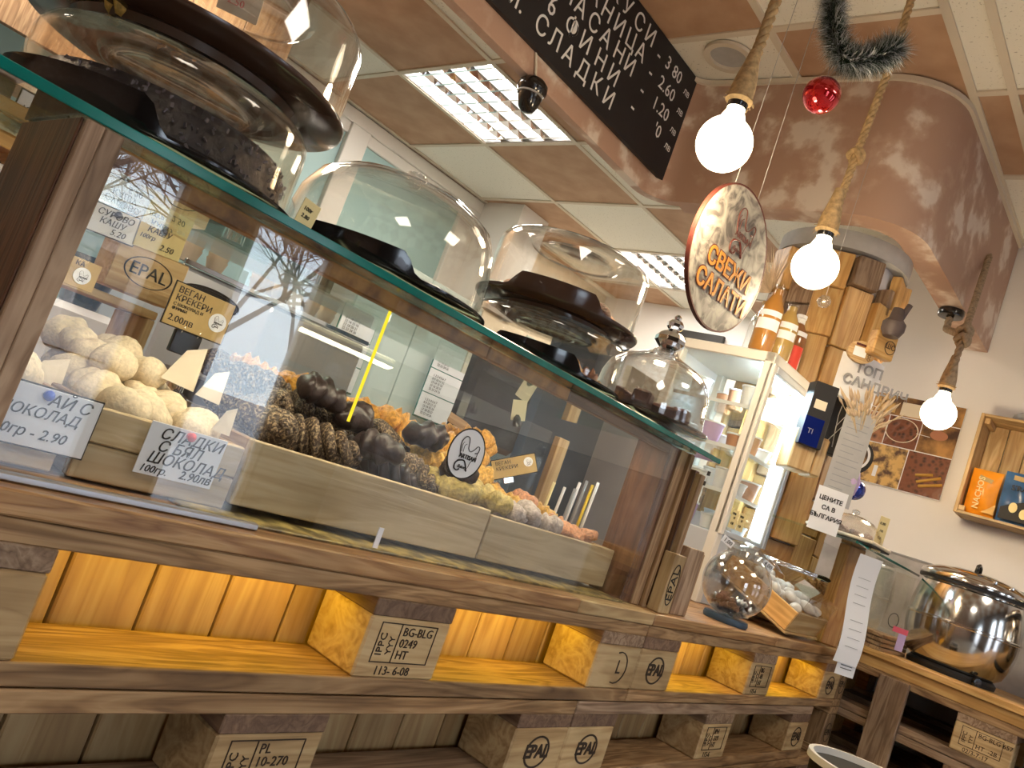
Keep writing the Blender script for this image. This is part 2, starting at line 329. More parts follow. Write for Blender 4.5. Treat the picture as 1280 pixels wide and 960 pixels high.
# walls
EX = 1.98
we = struct(box('wall_right', (EX, -3.5, ZF), (EX+.12, .72, ZC+.15), 'wall_white', None, 0))
struct(box('wall_far_right', (3.4, .72, ZF), (3.5, 3.1, ZC+.15), 'wall_white', None, 0))
struct(box('wall_return', (EX+.12, .6, ZF), (3.5, .72, ZC+.15), 'wall_white', None, 0))
wb = struct(box('wall_back', (-4.5, 3.0, ZF), (3.5, 3.12, ZC+.15), 'cream', None, 0))
struct(box('wall_left', (-4.5, -3.5, ZF), (-4.4, 3.1, ZC+.15), 'soffit_paint', None, 0))
wf = sempty('wall_front')
xs = [-4.4]+[x for w_ in WINS for x in w_[:2]]+[EX]
for k in range(0, len(xs), 2): box('pier', (xs[k], -3.6, ZF), (xs[k+1], -3.48, ZC+.15), 'front_dark', wf, 0)
for k, (a, b, c, d) in enumerate(WINS):
    box('lintel', (a, -3.6, d), (b, -3.48, ZC+.15), 'front_dark', wf, 0); box('sill', (a, -3.6, ZF), (b, -3.48, c), 'front_dark', wf, 0)
    wd = sempty('window_%d' % (k+1))
    for z0, z1 in ((c, c+.04), (d-.04, d)): box('window_rail', (a, -3.57, z0), (b, -3.51, z1), 'frame_white', wd)
    for x0, x1 in ((a, a+.04), (b-.04, b)): box('window_stile', (x0, -3.57, c), (x1, -3.51, d), 'frame_white', wd)
    box('window_pane', (a+.03, -3.545, c+.03), (b-.03, -3.54, d-.03), 'glass', wd, 0)
# tiled strip low on the right wall, with its trim
struct(box('trim_1', (EX-.012, -3.4, .0), (EX, .6, .386), 'marble', None, 0))
struct(box('trim_2', (EX-.016, -3.4, .386), (EX, .6, .392), 'shade_grey', None, 0))
# window wall behind the servery: white frames with blue-green panels
gw = sempty('window_4', (0, 0, 0))
def fr(x0, x1, z0, z1, nm_='window_frame', m='frame_white', y=2.93, d=.07): box(nm_, (x0, y, z0), (x1, y+d, z1), m, gw, .004)
def pn(x0, x1, z0, z1, m='teal_panel', y=2.965): box('window_panel', (x0, y, z0), (x1, y+.02, z1), m, gw, 0)
PX = [-2.6, -1.7, -.8, .02, .78, .92, 1.68]
fr(-2.7, 1.85, 1.61, 1.68); 
for a, b in ((-2.6, -1.75), (-1.65, -.85), (-.75, .02), (.06, .80), (.93, 1.70)):
    pn(a, b, -.9, 1.58)
for x0, x1 in ((-2.7, -2.6), (-1.75, -1.65), (-.85, -.75), (.0, .07), (.80, .93), (1.70, 1.85)): fr(x0, x1, -.95, 1.61)
for a, b in ((-2.6, -1.75), (-1.65, -.85), (-.75, 0), (.07, .80), (.93, 1.70)): fr(a, b, 1.55, 1.61, y=2.945, d=.05)
for x in (1.02, 1.42, 1.62): box('cabinet_seam', (x, 2.925, -.6), (x+.008, 2.94, 1.02), 'shade_grey', gw, 0)
cab = thing('tall_cabinet', 'tall pale grey-green cabinet with flush doors behind the pastry case', 'cabinet', (1.0, 2.62, ZF))
for k in range(5):
    dr = box('door', (k*.43, -.0, .3), (k*.43+.422, .022, 2.02), 'pale_panel' if k != 2 else 'cream', cab, .002)
    box('door_handle', (.18, -.0, .0), (.19, .0, .0), 'chrome', None, 0) if False else None
box('carcass', (0, .023, 0), (2.15, .3, 2.02), 'frame_white', cab)
ps = thing('bulkhead_panel', 'brown wooden panelling above the back counter at left', 'panelling', (-4.35, 2.3, .95))
for k in range(22): box('panel_board', (k*.2, 0, 0), (k*.2+.196, .03, ZC-.96), 'brown_plank', ps)
# pillar at the back corner
struct(box('wall_pillar', (1.85, 2.6, 1.03), (2.1, 3.0, ZC), 'frame_white', None, 0))
# soffit: a hanging valance that follows a stepped, rounded line
def arc(cx, cy, r, a0, a1, n=10): return [(cx+r*math.cos(math.radians(a0+(a1-a0)*i/n)), cy+r*math.sin(math.radians(a0+(a1-a0)*i/n))) for i in range(n+1)]
path = [(-4.3, .905), (-2, .905), (0, .905)] + arc(.70, .825, .09, 90, 0, 8)[0:] + [(.80, .7), (.81, .45)] + arc(1.03, .27, .21, 180, 270, 12) + [(1.4, .055), (1.97, .05)]
def offp(path, d):
    out = []
    for i, p in enumerate(path):
        a = path[max(0, i-1)]; b = path[min(len(path)-1, i+1)]
        tx, ty = b[0]-a[0], b[1]-a[1]; l = math.hypot(tx, ty); out.append((p[0]-ty/l*d, p[1]+tx/l*d))
    return out
ZS = 1.23
def valance(name, path, thk, z0, z1, mat, mat2=None):
    q = offp(path, thk); n = len(path); vs = []; fs = []
    for z in (z0, z1):
        vs += [(x, y, z) for x, y in path]; vs += [(x, y, z) for x, y in q]
    for i in range(n-1):
        fs += [(i, i+1, 2*n+i+1, 2*n+i), (n+i+1, n+i, 3*n+i, 3*n+i+1), (n+i, n+i+1, i+1, i)]
    fs += [(0, 2*n, 3*n, n), (n-1, 2*n-1, 4*n-1, 3*n-1)]
    o = raw(name, vs, fs, mat); me = o.data
    bm = bmesh.new(); bm.from_mesh(me); bmesh.ops.recalc_face_normals(bm, faces=bm.faces); bm.to_mesh(me); bm.free()
    for p in me.polygons: p.use_smooth = abs(p.normal.z) < .5
    try: me.set_sharp_from_angle(angle=math.radians(40))
    except Exception: pass
    return struct(o)
pa = path[:4]; 
valance('soffit', path[:12], .035, ZS, ZC, 'soffit_paint')
valance('soffit', path[11:], .085, ZS, ZC, 'soffit_paint')
valance('trim_3', [(x, y) for x, y in offp(path, -.012)], .014, ZC-.022, ZC-.006, 'grid_white')
# round white-grey ceiling speaker
sp = thing('ceiling_speaker', 'round grey loudspeaker let into a white ceiling tile', 'speaker', (at(912, 68, z=ZC).x, at(912, 68, z=ZC).y, ZC-.008))
disc('rim', .062, .082, .012, 'grid_white', sp, (0, 0, -.008), (0, 0, 0)); lathe('grille', [(0, .002), (.063, .002), (.063, 0.006)], 'plaster_grey', sp)
# ceiling light panels
def lamp_panel(i, j, label):
    x0 = .554+.62*i+.012; x1 = x0+.596; y0 = 1.726+.595*j+.012; y1 = y0+.571
    t = thing('ceiling_or_fill_light', label, 'light', ((x0+x1)/2, (y0+y1)/2, ZC), 0, 'louvred ceiling lights')
    w, h = (x1-x0)/2, (y1-y0)/2
    box('housing', (-w, -h, .07), (w, h, .075), 'white', t, 0)
    for a, b in (((-w, -h, 0), (w, -h+.004, .07)), ((-w, h-.004, 0), (w, h, .07)), ((-w, -h, 0), (-w+.004, h, .07)), ((w-.004, -h, 0), (w, h, .07))): box('side', a, b, 'white', t, 0)
    for k in range(4):
        y = -h+.07+k*(2*h-.14)/3
        tube('tube', [(-w+.01, y, .045), (w-.01, y, .045)], .017, 'tube_glow' , t, seg=10)
    for k in range(3):
        y = -h+.07+(k+.5)*(2*h-.14)/3
        raw('reflector', [(-w, y-.028, 0), (w, y-.028, 0), (w, y, .05), (-w, y, .05), (w, y+.028, 0), (-w, y+.028, 0)], [(0, 1, 2, 3), (3, 2, 4, 5)], 'mirror', t)
    for k in range(8):
        x = -w+.03+k*(2*w-.06)/7; fn = raw('louvre', [(x-.004, -h, 0), (x-.004, h, 0), (x+.004, -h, 0), (x+.004, h, 0), (x, -h, .03), (x, h, .03)], [(0, 1, 5, 4), (3, 2, 4, 5), (0, 2, 3, 1)], 'mirror', t)
    return t
lamp_panel(0, 0, 'square louvred ceiling light in view beside the chalkboard')
lamp_panel(3, 0, 'far louvred ceiling light partly behind the round hanging sign')
def fill_light(x, y, label):  # unseen fixtures added as fill light for the room
    t = thing('ceiling_or_fill_light', label, 'light', (x, y, ZC-.05), 0, 'unseen ceiling lights added for fill')
    box('housing', (-.29, -.29, .0), (.29, .29, .048), 'white', t); 
    area('panel_light', (x, y, ZC-.055), (0, 0, 0), .56, .56, 12 if y < 0 else 22, (1, .9, .76))
for x, y in ((-1.9, -1.6), (.2, -1.6), (-2.2, 1.6), (-.6, 2.0)): fill_light(x, y, 'unseen flat square ceiling light added to brighten the room')
area('panel_light', (.87, 2.02, ZC-.004), (0, 0, 0), .55, .5, 16, (1, .93, .82)); area('panel_light', (2.73, 2.02, ZC-.004), (0, 0, 0), .55, .5, 16, (1, .93, .82))
# security camera under the valance
sc_ = at(668, 104, y=.9); sc_.z = ZS-.041
t = thing('security_camera', 'black dome camera with grey ring hanging at the edge of the soffit', 'camera', sc_)
lathe('base', [(0, .04), (.03, .04), (.042, .028), (.044, .01), (.036, -.002), (0, -.002)], 'black_plastic', t)
lathe('ring', [(.0335, -.004), (.038, -.004), (.038, 0), (.0335, 0)], 'plaster_grey', t, (0, 0, -.003))
lathe('head', [(.034, 0), (.034, -.015), (.027, -.04), (.016, -.053), (0, -.056)], 'black_plastic', t, rot=(0, math.radians(-12), 0))
tube('cable', [(0, 0, .04), (-.02, 0, .08), (-.05, .005, .14), (-.05, .01, .22)], .004, 'grid_white', t)
# chalkboard on the valance
cb = thing('chalkboard', 'black chalkboard price list in white handwriting on the soffit face', 'board', (.765, .898, 1.295))
box('board', (-2.4, -.012, 0), (0, .004, .388), 'chalkboard', cb, 0)
X0, Z0 = -.765, -1.295
def chalk(s, x, z, size=.078, sp=None, m='white', dy=-.0135):
    text(s, size, m, cb, (x+X0, dy, z+Z0), (pi/2, R.uniform(-.06, .06), 0), name='chalk_letters')
for s, xs_, z in (('М.СЛАДКИ', [-.16, -.09, -.02, .045, .115, .185, .265, .335], 1.355), ('М6ФИНИ', [-.1, .0, .085, .16, .245, .32], 1.425),
                 ('ЛАСАНИ', [.03, .095, .165, .235, .31, .375], 1.495), ('БАНИЦА', [.06, .13, .2, .27, .34, .405], 1.56), ('ЗАКУСИ', [.07, .14, .21, .28, .35, .42], 1.63)):
    for ch, x in zip(s, xs_): chalk(ch, x, z)
for s, x, z in (('-', .475, 1.405), ('-', .49, 1.475), ('-', .5, 1.545), ('-', .51, 1.615)): chalk(s, x, z, .07)
for s, x, z in (('3 80', .565, 1.622), ('2.60', .565, 1.55), ('1.20', .57, 1.478), ("'0", .625, 1.412)): chalk(s, x, z, .062)
for z in (1.605, 1.533, 1.461, 1.4): chalk('лв', .708, z, .034)
# ================================================================ GROUND UNDER THE COUNTER, PALLETS
def planks(parent, name, lo, hi, mat): return box(name, lo, hi, mat, parent, .0015)
def pallet(loc, label, yaw=0, L=1.2, W=.8, group=None, mats=None, front_only=False, marks=None):
    """a EUR pallet, origin at its left front top corner; long side along local X"""
    t = thing('pallet', label, 'pallet', loc, yaw, group)
    ml = ['pallet_wood', 'pallet_wood', 'grey_wood']
    ys = [v_*W/.8 for v_ in (0, .165, .3275, .49, .655)] ; wd = [.145, .1, .145, .1, .145]
    for y, w_ in zip(ys, wd): box('top_board', (0, y, -.022), (L, y+w_, 0), R.choice(ml), t)
    for x in (0, L/2-.0725, L-.145):
        box('stringer_board', (x, 0, -.044), (x+.145, W, -.022), R.choice(['pallet_wood_dark', 'grey_wood', 'pallet_wood_dark']), t)
        for y, w_ in ((0, .1), (.3275*W/.8, .145), (W-.1, .1)):
            b = box('block', (x, y, -.122), (x+.145, y+w_, -.044), 'pallet_wood_light' if y == 0 else 'amber_wood', t, .003)
    for y, w_ in ((0, .1), (.3275*W/.8, .145), (W-.1, .1)): box('bottom_board', (0, y, -.144), (L, y+w_, -.122), R.choice(ml), t)
    return t
def stamp(t, x0, kind, s=1):
    """burnt-in marks on the face of a block at local x0"""
    z = -.083; y = -.0006
    if kind == 'epal':
        disc('stamp_ring', .0285, .0325, .0006, 'burn_ink', t, (x0+.072, y, z), (pi/2, 0, 0), k=.82); text('EPAL', .03, 'burn_ink', t, (x0+.072, y, z), align='CENTER', name='stamp_letters', off=.0011)
    elif kind == 'half':
        tube('stamp_ring', [(x0+.08+.03*math.cos(a), y, z+.028*math.sin(a)) for a in [math.radians(-110+20*k) for k in range(12)]], .0012, 'burn_ink', t, seg=4); text('L', .035, 'burn_ink', t, (x0+.075, y, z), name='stamp_letters')
    else:
        a, b, c, d = kind
        fx, fz = x0+.02, z-.018; W_, H_ = .1, .05
        for p, q in (((fx, fz), (fx+W_, fz)), ((fx+W_, fz), (fx+W_, fz+H_)), ((fx+W_, fz+H_), (fx, fz+H_)), ((fx, fz+H_), (fx, fz)), ((fx+.035, fz), (fx+.035, fz+H_))):
            box('stamp_line', (min(p[0], q[0])-.0006, y-.0004, min(p[1], q[1])-.0006), (max(p[0], q[0])+.0006, y+.0006, max(p[1], q[1])+.0006), 'burn_ink', t, 0)
        text(a, .016, 'burn_ink', t, (fx+.04, y, fz+.04), name='stamp_letters'); text(b, .016, 'burn_ink', t, (fx+.04, y, fz+.025), name='stamp_letters'); text(c, .016, 'burn_ink', t, (fx+.04, y, fz+.01), name='stamp_letters')
        text(d, .016, 'burn_ink', t, (fx+.012, y, fz-.011), name='stamp_letters')
        text('IPPC', .015, 'burn_ink', t, (fx+.01, y, fz+.008), (pi/2, -pi/2, 0), name='stamp_letters'); text('YYY', .013, 'burn_ink', t, (fx+.026, y, fz+.01), (pi/2, -pi/2, 0), name='stamp_letters')
p = pallet((-2.4, 0, 0), 'top pallet of the counter at the left edge of view')
p = pallet((-1.2, 0, 0), 'long top pallet under the pastry case, its middle block stamped 0249')
stamp(p, .5275, ('BG-BLG', '0249', 'HT', '113- 6-08')); stamp(p, 1.055, 'half')
p = pallet((.003, 0, 0), 'top pallet under the jars, right of the pastry case')
stamp(p, 0, 'epal'); stamp(p, .5275, ('BG', '-03', 'HT', '115-6')); stamp(p, 1.055, 'epal')
p = pallet((-1.353, 0, -.146), 'second-row pallet whose middle block is stamped 10-270')
stamp(p, .5275, ('PL', '10-270', 'HT', '113- 6-08')); stamp(p, 1.055, 'epal')
p = pallet((-.15, 0, -.146), 'second-row pallet starting at the twin EPAL stamps')
stamp(p, 0, 'epal'); stamp(p, .5275, ('IPH', '-319', 'HT', '115-6')); stamp(p, 1.055, 'epal')
p = pallet((-2.556, 0, -.146), 'second-row pallet beyond the left edge of view')
for x, w_ in ((-2.4, 'left'), (-1.197, 'middle'), (.006, 'right')): p = pallet((x, 0, -.292), 'third-row pallet at the bottom of the counter, the %s one' % w_)
for z_, w_ in ((0, 'above'), (-.146, 'below')):
    t = thing('wooden_block', 'stamped wooden block wedged by the corner post, the one %s' % w_, 'block', (1.206, .002, z_-.122), 0)
    box('block', (0, 0, 0), (.076, .09, .1), 'pallet_wood', t, .003); disc('stamp_ring', .026, .0285, .0006, 'burn_ink', t, (.038, -.0005, .045)); text('EPH', .026, 'burn_ink', t, (.038, -.001, .045), align='CENTER')
    box('base_board', (0, 0, -.022), (.076, .09, -.0005), 'pallet_wood', t); box('cap_board', (0, 0, .1005), (.076, .09, .1215), 'pallet_wood', t)
base = thing('counter_base', 'dark base board box carrying the counter pallets', 'counter', (-2.4, .02, ZF))
box('base_box', (0, 0, 0), (3.6, .76, ZF*-1-.146*3-.001), 'dark_wood', base)
# back boarding inside the counter openings
wood('board_wood', (.36, .2, .08), (.48, .29, .12), (.56, .37, .17), .5, .6)
bb = thing('back_boarding', 'vertical pine boards lining the back of the pallet counter', 'panelling', (-2.4, .112, -.30))
x = 0; k = 0
while x < 2.34+1.2:
    wdt = .094; box('plank', (x, 0, 0), (x+wdt-.0035, .012, .276), 'board_wood', bb, .002); x += wdt
# amber light strips hidden under the top boards
for k, (a, b) in enumerate(((-1.05, -.68), (-.52, -.15), (.15, .52), (.68, 1.05), (-1.5, -1.21))):
    t = thing('led_strip', ['amber light strip in the opening left of the 0249 block', 'amber light strip in the opening right of the 0249 block', 'amber light strip in the first opening right of the case', 'amber light strip in the opening by the corner post', 'amber light strip at the left edge of view'][k], 'light', (a, .085, -.0265), 0, 'amber light strips in the counter')
    box('strip', (.0, -.004, -.001), (b-a, .004, .003), 'led_amber', t, 0)
    area('led_light', ((a+b)/2, .06, -.03), (0, 0, 0), b-a-.02, .05, .24, (1, .64, .01))
# counter top boards
ct = thing('countertop', 'worn brown board worktop lying on the pallets', 'countertop', (-2.4, 0, .0005))
for k, (y0, y1) in enumerate(((-.004, .15), (.152, .3), (.302, .45), (.452, .62), (.622, .8))):
    box('board', (0, y0, 0), (2.15, y1, .0225), 'top_wood', ct, .002)
    box('board', (2.152, y0, 0), (2.402, y1, .0222), 'pallet_wood_light' if k == 0 else 'top_wood', ct, .002)
    box('board', (2.404, y0, 0), (3.02, y1, .0224), 'top_wood', ct, .002); box('board', (3.022, y0, 0), (3.66, y1, .0222), 'top_wood', ct, .002)
# ---------------- side counter turning toward the viewer
p = pallet((1.29, .235, 0), 'side counter pallet with a stamped middle block', -pi/2, W=.67); 
stamp(p, .5275, ('BG-BLG 657', '', 'HT  -2B', '02/3-7-17'))
for r in (1, 2): pallet((1.29, .235, -.146*r), 'pallet under the side counter, row %s' % ('just below the stamped one' if r == 1 else 'at the bottom edge of view'), -pi/2, W=.67)
sb = thing('counter_base', 'dark base box under the side counter pallets', 'counter', (1.31, -1.0, ZF)); box('base_box', (0, 0, 0), (.66, 1.2, 1-.146*3-.001), 'dark_wood', sb)
st_ = thing('side_countertop', 'honey coloured plank top of the side counter under the soup kettles', 'countertop', (1.28, -.96, .0))
box('beam', (.012, 0, .0005), (.05, 1.19, .033), 'honey_wood', st_); box('beam', (.2, 0, .0005), (.25, 1.19, .033), 'honey_wood', st_); box('beam', (.5, 0, .0005), (.6, 1.19, .033), 'honey_wood', st_)
for k in range(5): box('plank', (k*.138, 0, .0335), (k*.138+.136, 1.08, .0525), 'honey_wood', st_)
t = thing('post', 'pale upright board at the inner corner of the two counters', 'post', (1.262, -.165, ZF)); box('board', (0, 0, 0), (.022, .082, .995), 'grey_wood', t)
t = thing('waste_bin', 'dark round bin with a pale rim below the corner post', 'bin', (.72, -.52, ZF))
lathe('body', [(0, 0), (.11, 0), (.13, .30), (.0, .30)], 'black_matte', t, (0, 0, .38)); 
lathe('rim', [(.128, .30), (.138, .30), (.138, .315), (.128, .315), (.128, .30)], 'frame_white', t, (0, 0, .38))
t.location = at(1092, 968, d=1.75) - Vector((0, 0, .695)); lathe('body', [(0, -.5), (.1, -.5), (.11, 0), (0, 0)], 'black_matte', t, (0, 0, .38)) if False else None
# ================================================================ THE PASTRY CASE
case = thing('pastry_case', 'low glazed pastry case with a thick glass shelf on wooden posts', 'display case', (-1.137, 0, .0225))
def L(x, y, z): return (x+1.137, y, z-.0225)
GY = .03
box('front_glass', L(-1.137, GY, .0235), L(-.052, GY+.005, .322), 'case_glass', case, 0)
box('back_glass', L(-.62, .46, .03), L(.12, .465, .30), 'glass', case, 0)
box('side_glass', L(-.72, .12, .2), L(-.716, .4, .325), 'glass', case, 0)
lab(box('lit_edge', L(-.7225, .118, .165), L(-.7195, .121, .325), 'edge_glow', case, 0), 'glass edge with caught yellow light put in as a glow')  # emission imitates LED light caught in the pane edge
sh = box('glass_shelf', L(-1.75, .004, .328), L(.06, .42, .3365), 'shelf_glass', case, 0)
lab(box('shelf_edge', L(-1.75, -.001, .3275), L(.06, .0035, .337), 'teal_edge', case, .0008), 'polished blue-green glass edge')
lab(box('shelf_edge', L(.0605, .0, .3285), L(.064, .42, .3365), 'teal_edge', case, .0008), 'polished blue-green glass edge')
box('steel_channel', L(-1.6, .018, .0235), L(-.86, .029, .031), 'steel_brushed', case)
for a, b, m in ((-1.136, -.60, 'rust'), (-.598, -.40, 'rust'), (-.398, -.06, 'dark_wood')):
    box('shelf_rail', L(a, .042, .309), L(b, .06, .327), m, case)
box('light_strip', L(-1.1, .062, .318), L(-.08, .07, .3235), 'warm_strip', case, 0)
area('case_light', (-.6, .085, .316), (math.radians(25), 0, 0), 1.0, .02, 1.6, (1, .86, .62))
# left post
for a, b, m in ((-1.169, -1.154, 'grey_wood'), (-1.1535, -1.1375, 'grey_wood')): box('post_board', L(a, 0, .0235), L(b, .05, .3265), m, case, .001)
box('post_board', L(-1.172, .006, .0235), L(-1.1695, .16, .3265), 'dark_wood', case, .001); box('post_board', L(-1.1685, .055, .0235), L(-1.14, .16, .3265), 'dark_wood', case, .001)  # thin dark sheet paints in the shade on the post's left face
# right post
box('post_board', L(-.052, .046, .0235), L(-.047, .12, .3265), 'dark_wood', case, .001)
box('post_board', L(-.0465, .045, .0235), L(-.018, .12, .3265), 'dark_wood', case, .001); box('post_board', L(-.0165, .042, .0235), L(.012, .1, .3265), 'brown_plank', case, .001)
box('post_board', L(.0125, .035, .0235), L(.026, .06, .3265), 'pallet_wood', case, .001)
box('post_board', L(.075, .05, .0235), L(.092, .2, .305), 'dark_wood', case, .001); box('post_board', L(.075, .035, .0235), L(.092, .0495, .3), 'brown_plank', case, .001)
t = thing('wooden_block', 'upright wooden block stamped EPAL in an oval at the foot of the right post', 'block', (.028, .008, .023))
box('block', (0, 0, 0), (.044, .026, .115), 'pallet_wood_light', t); disc('stamp_ring', .038, .0405, .0008, 'ink', t, (.022, -.0003, .057), (pi/2, 0, 0), k=.42)
for o in t.children:
    if o.name.startswith('stamp_ring'): o.rotation_euler = (pi/2, pi/2, 0)
text('EPAL', .03, 'ink', t, (.022, -.0006, .057), (pi/2, -pi/2, 0), 'CENTER', 'stamp_letters')
t = thing('wooden_block', 'short plain board standing right of the EPAL block', 'block', (.1, .02, .023)); box('block', (0, 0, 0), (.062, .02, .135), 'grey_wood', t); box('block', (.0625, .004, 0), (.075, .02, .13), 'brown_plank', t)
# liner under the crates
tag(box('liner', (-.93, .036, .0232), (-.055, .45, .0262), 'gold_liner', None, .001), 'dark gold patterned sheet lying under the long crates', 'liner')
def crate(x0, x1, y0, y1, z0, z1, label, mat='tray_wood', boards=1, name='wooden_crate'):
    t = thing(name, label, 'crate', (x0, y0, z0)); w_, d_, h_ = x1-x0, y1-y0, z1-z0
    for k in range(boards):
        a, b = h_*k/boards, h_*(k+1)/boards-.0015
        box('front_board', (0, 0, a), (w_, .012, b), mat, t); box('back_board', (0, d_-.012, a), (w_, d_, b), mat, t)
        box('end_board', (0, .0125, a), (.011, d_-.0125, b), 'brown_plank', t); box('end_board', (w_-.011, .0125, a), (w_, d_-.0125, b), 'brown_plank', t)
    box('bottom', (.0115, .0125, 0), (w_-.0115, d_-.0125, .006), mat, t, 0)
    return t
crate(-1.04, -.868, .085, .36, .0265, .1, 'pale two-board crate of white chocolate biscuits at the left of the case', boards=2)
crate(-1.134, -1.055, .085, .34, .0265, .1, 'crate mostly hidden behind the left post, with a blue-pinned price card', boards=2)
crate(-.862, -.43, .085, .43, .034, .112, 'long pale crate of dark sesame rolls in the middle of the case')
crate(-.426, -.058, .085, .43, .034, .106, 'pale crate of green, grey and golden biscuits beside the right post')
# crate of chocolates: dark side divider
# ---- baked goods
def lump(name, seed, nx=22, ny=14, shape=(1, .62, .5), ridges=5, amp=.14, bend=.5, twist=1.5):
    rr = random.Random(seed); ph = rr.uniform(0, 6); vs = []; fs = []
    for i in range(nx+1):
        t_ = i/nx; x = (t_-.5)*2; r = max(0, 1-abs(x)**2.6)**.5
        r *= 1+amp*math.sin(2*pi*ridges*t_+ph)
        for j in range(ny):
            a = 2*pi*j/ny; q = r*(1+amp*.9*math.sin(3*a+twist*2*pi*t_*2+ph))
            y = math.cos(a)*q*shape[1]; z = math.sin(a)*q*shape[2]
            vs.append((x*shape[0], y - bend*(x*x-.33)*shape[0], z))
    for i in range(nx):
        for j in range(ny): fs.append((i*ny+j, i*ny+(j+1) % ny, (i+1)*ny+(j+1) % ny, (i+1)*ny+j))
    me = bpy.data.meshes.new(name); me.from_pydata(vs, [], fs); bm = bmesh.new(); bm.from_mesh(me); bmesh.ops.remove_doubles(bm, verts=bm.verts, dist=1e-4); bmesh.ops.recalc_face_normals(bm, faces=bm.faces); bm.to_mesh(me); bm.free()
    for p_ in me.polygons: p_.use_smooth = True
    return me
def mats(me, *m):
    me = me.copy(); me.materials.clear()
    for k in m: me.materials.append(MT[k])
    return me
ROLL = [lump('roll', s, ridges=4, bend=.45) for s in range(3)]
CROIS = [lump('croissant', s+9, ridges=5, amp=.2, shape=(1, .6, .6), bend=.7, twist=.6) for s in range(3)]
PLUMP = [lump('cookie', s+20, nx=16, shape=(1, .9, .75), ridges=2, amp=.07, bend=.1, twist=.3) for s in range(3)]
# pretzel twist: two crossing strands
def strands(seed):
    me = bpy.data.meshes.new('twist'); bm = bmesh.new()
    for s in (0, 1, 2):
        n, m = 30, 8
        ring = []
        for i in range(n):
            t_ = i/(n-1); a = 2*pi*1.9*t_+s*2*pi/3; x = (t_-.5)*2.1; off = .27*math.sin(pi*min(max(t_, .02), .98))**.5
            c = Vector((x, off*math.cos(a)-.35*(x*x-.3), off*.9*math.sin(a))); r = .235*(math.sin(pi*min(max(t_, .03), .97)))**.4
            ring.append([bm.verts.new(c+Vector((0, r*math.cos(2*pi*j/m), r*math.sin(2*pi*j/m)))) for j in range(m)])
        for i in range(n-1):
            for j in range(m): bm.faces.new((ring[i][j], ring[i][(j+1) % m], ring[i+1][(j+1) % m], ring[i+1][j]))
        bm.faces.new(ring[0][::-1]); bm.faces.new(ring[-1])
    for f in bm.faces: f.smooth = True
    bm.normal_update(); bm.to_mesh(me); bm.free(); return me
TW = strands(1)
def bake(me, mt, pos, size, rot, name, label, cat, group):
    m = MC.setdefault(('bk', me.name, mt), None) or mats(me, mt); MC[('bk', me.name, mt)] = m
    o = bpy.data.objects.new(name, m); C.objects.link(o); o.location = pos; o.rotation_euler = rot; o.scale = (size, size, size)
    return tag(o, label, cat, group)
def pile(n, x0, x1, y0, y1, hz, meshes, mts, size, name, label, cat, group, tilt=.5):
    """n pieces heaped over a footprint, surface height hz(x, y)"""
    k = 0; cols = max(1, int(math.sqrt(n*(x1-x0)/(y1-y0))+.5)); rows = math.ceil(n/cols)
    for j in range(rows):
        for i in range(cols):
            if k >= n: return
            x = x0+(i+.5+R.uniform(-.3, .3))*(x1-x0)/cols; y = y0+(j+.5+R.uniform(-.3, .3))*(y1-y0)/rows
            z = hz(x, y)-size*.45+R.uniform(-.006, .006)
            o = bake(R.choice(meshes), R.choice(mts), (x, y, z), size*R.uniform(.88, 1.12), (R.uniform(-tilt, tilt), R.uniform(-tilt, tilt), R.uniform(0, pi)), name, label, cat, group); k += 1
CK = 'white chocolate biscuits in the left crate'
pile(12, -1.02, -.885, .11, .33, lambda x, y: .075, PLUMP+ROLL, ['meringue'], .027, 'biscuit', 'pale rounded biscuit in the heap behind the white chocolate price card', 'biscuit', CK)
pile(18, -1.02, -.89, .12, .34, lambda x, y: .105+.12*(y-.12), PLUMP, ['meringue'], .027, 'biscuit', 'pale rounded biscuit in the heap behind the white chocolate price card', 'biscuit', CK)
pile(7, -1.02, -.93, .2, .34, lambda x, y: .15+.1*(y-.2), PLUMP, ['meringue'], .026, 'biscuit', 'pale rounded biscuit in the heap behind the white chocolate price card', 'biscuit', CK)
pile(5, -1.115, -1.075, .11, .3, lambda x, y: .112, PLUMP, ['choc', 'meringue'], .024, 'biscuit', 'chocolate dipped biscuit in the crate left of the post', 'biscuit', 'biscuits left of the case post')
SG = 'dark sesame rolls in the long crate'; sl = 'dark roll coated with sesame seeds in the long middle crate'
pile(8, -.82, -.5, .17, .37, lambda x, y: .11, [TW, ROLL[0]], ['bake_dark', 'sesame'], .05, 'sesame_roll', sl, 'roll', SG)
pile(15, -.82, -.49, .125, .39, lambda x, y: .142+.12*(y-.1), [TW], ['sesame', 'sesame', 'bake_dark'], .052, 'sesame_roll', sl, 'roll', SG, .3)
pile(8, -.82, -.52, .2, .4, lambda x, y: .176+.12*(y-.2), [TW], ['sesame', 'sesame', 'bake_dark'], .05, 'sesame_roll', sl, 'roll', SG, .3)
pile(12, -.40, -.08, .11, .4, lambda x, y: .1, ROLL, ['bake_gold'], .034, 'biscuit', 'golden biscuit low in the right crate', 'biscuit', 'golden biscuits in the right crate')
pile(6, -.5, -.36, .105, .2, lambda x, y: .138, ROLL, ['bake_olive'], .036, 'biscuit', 'olive green ridged biscuit beside the round logo sticker', 'biscuit', 'olive biscuits by the logo sticker', .3)
pile(7, -.36, -.22, .105, .2, lambda x, y: .132, ROLL, ['bake_grey'], .034, 'biscuit', 'greyish lilac ridged biscuit at the front of the right crate', 'biscuit', 'grey biscuits in the right crate', .3)
pile(5, -.2, -.08, .105, .2, lambda x, y: .122, ROLL, ['bake_pink'], .028, 'biscuit', 'reddish brown biscuit next to the right post', 'biscuit', 'reddish biscuits by the right post', .3)
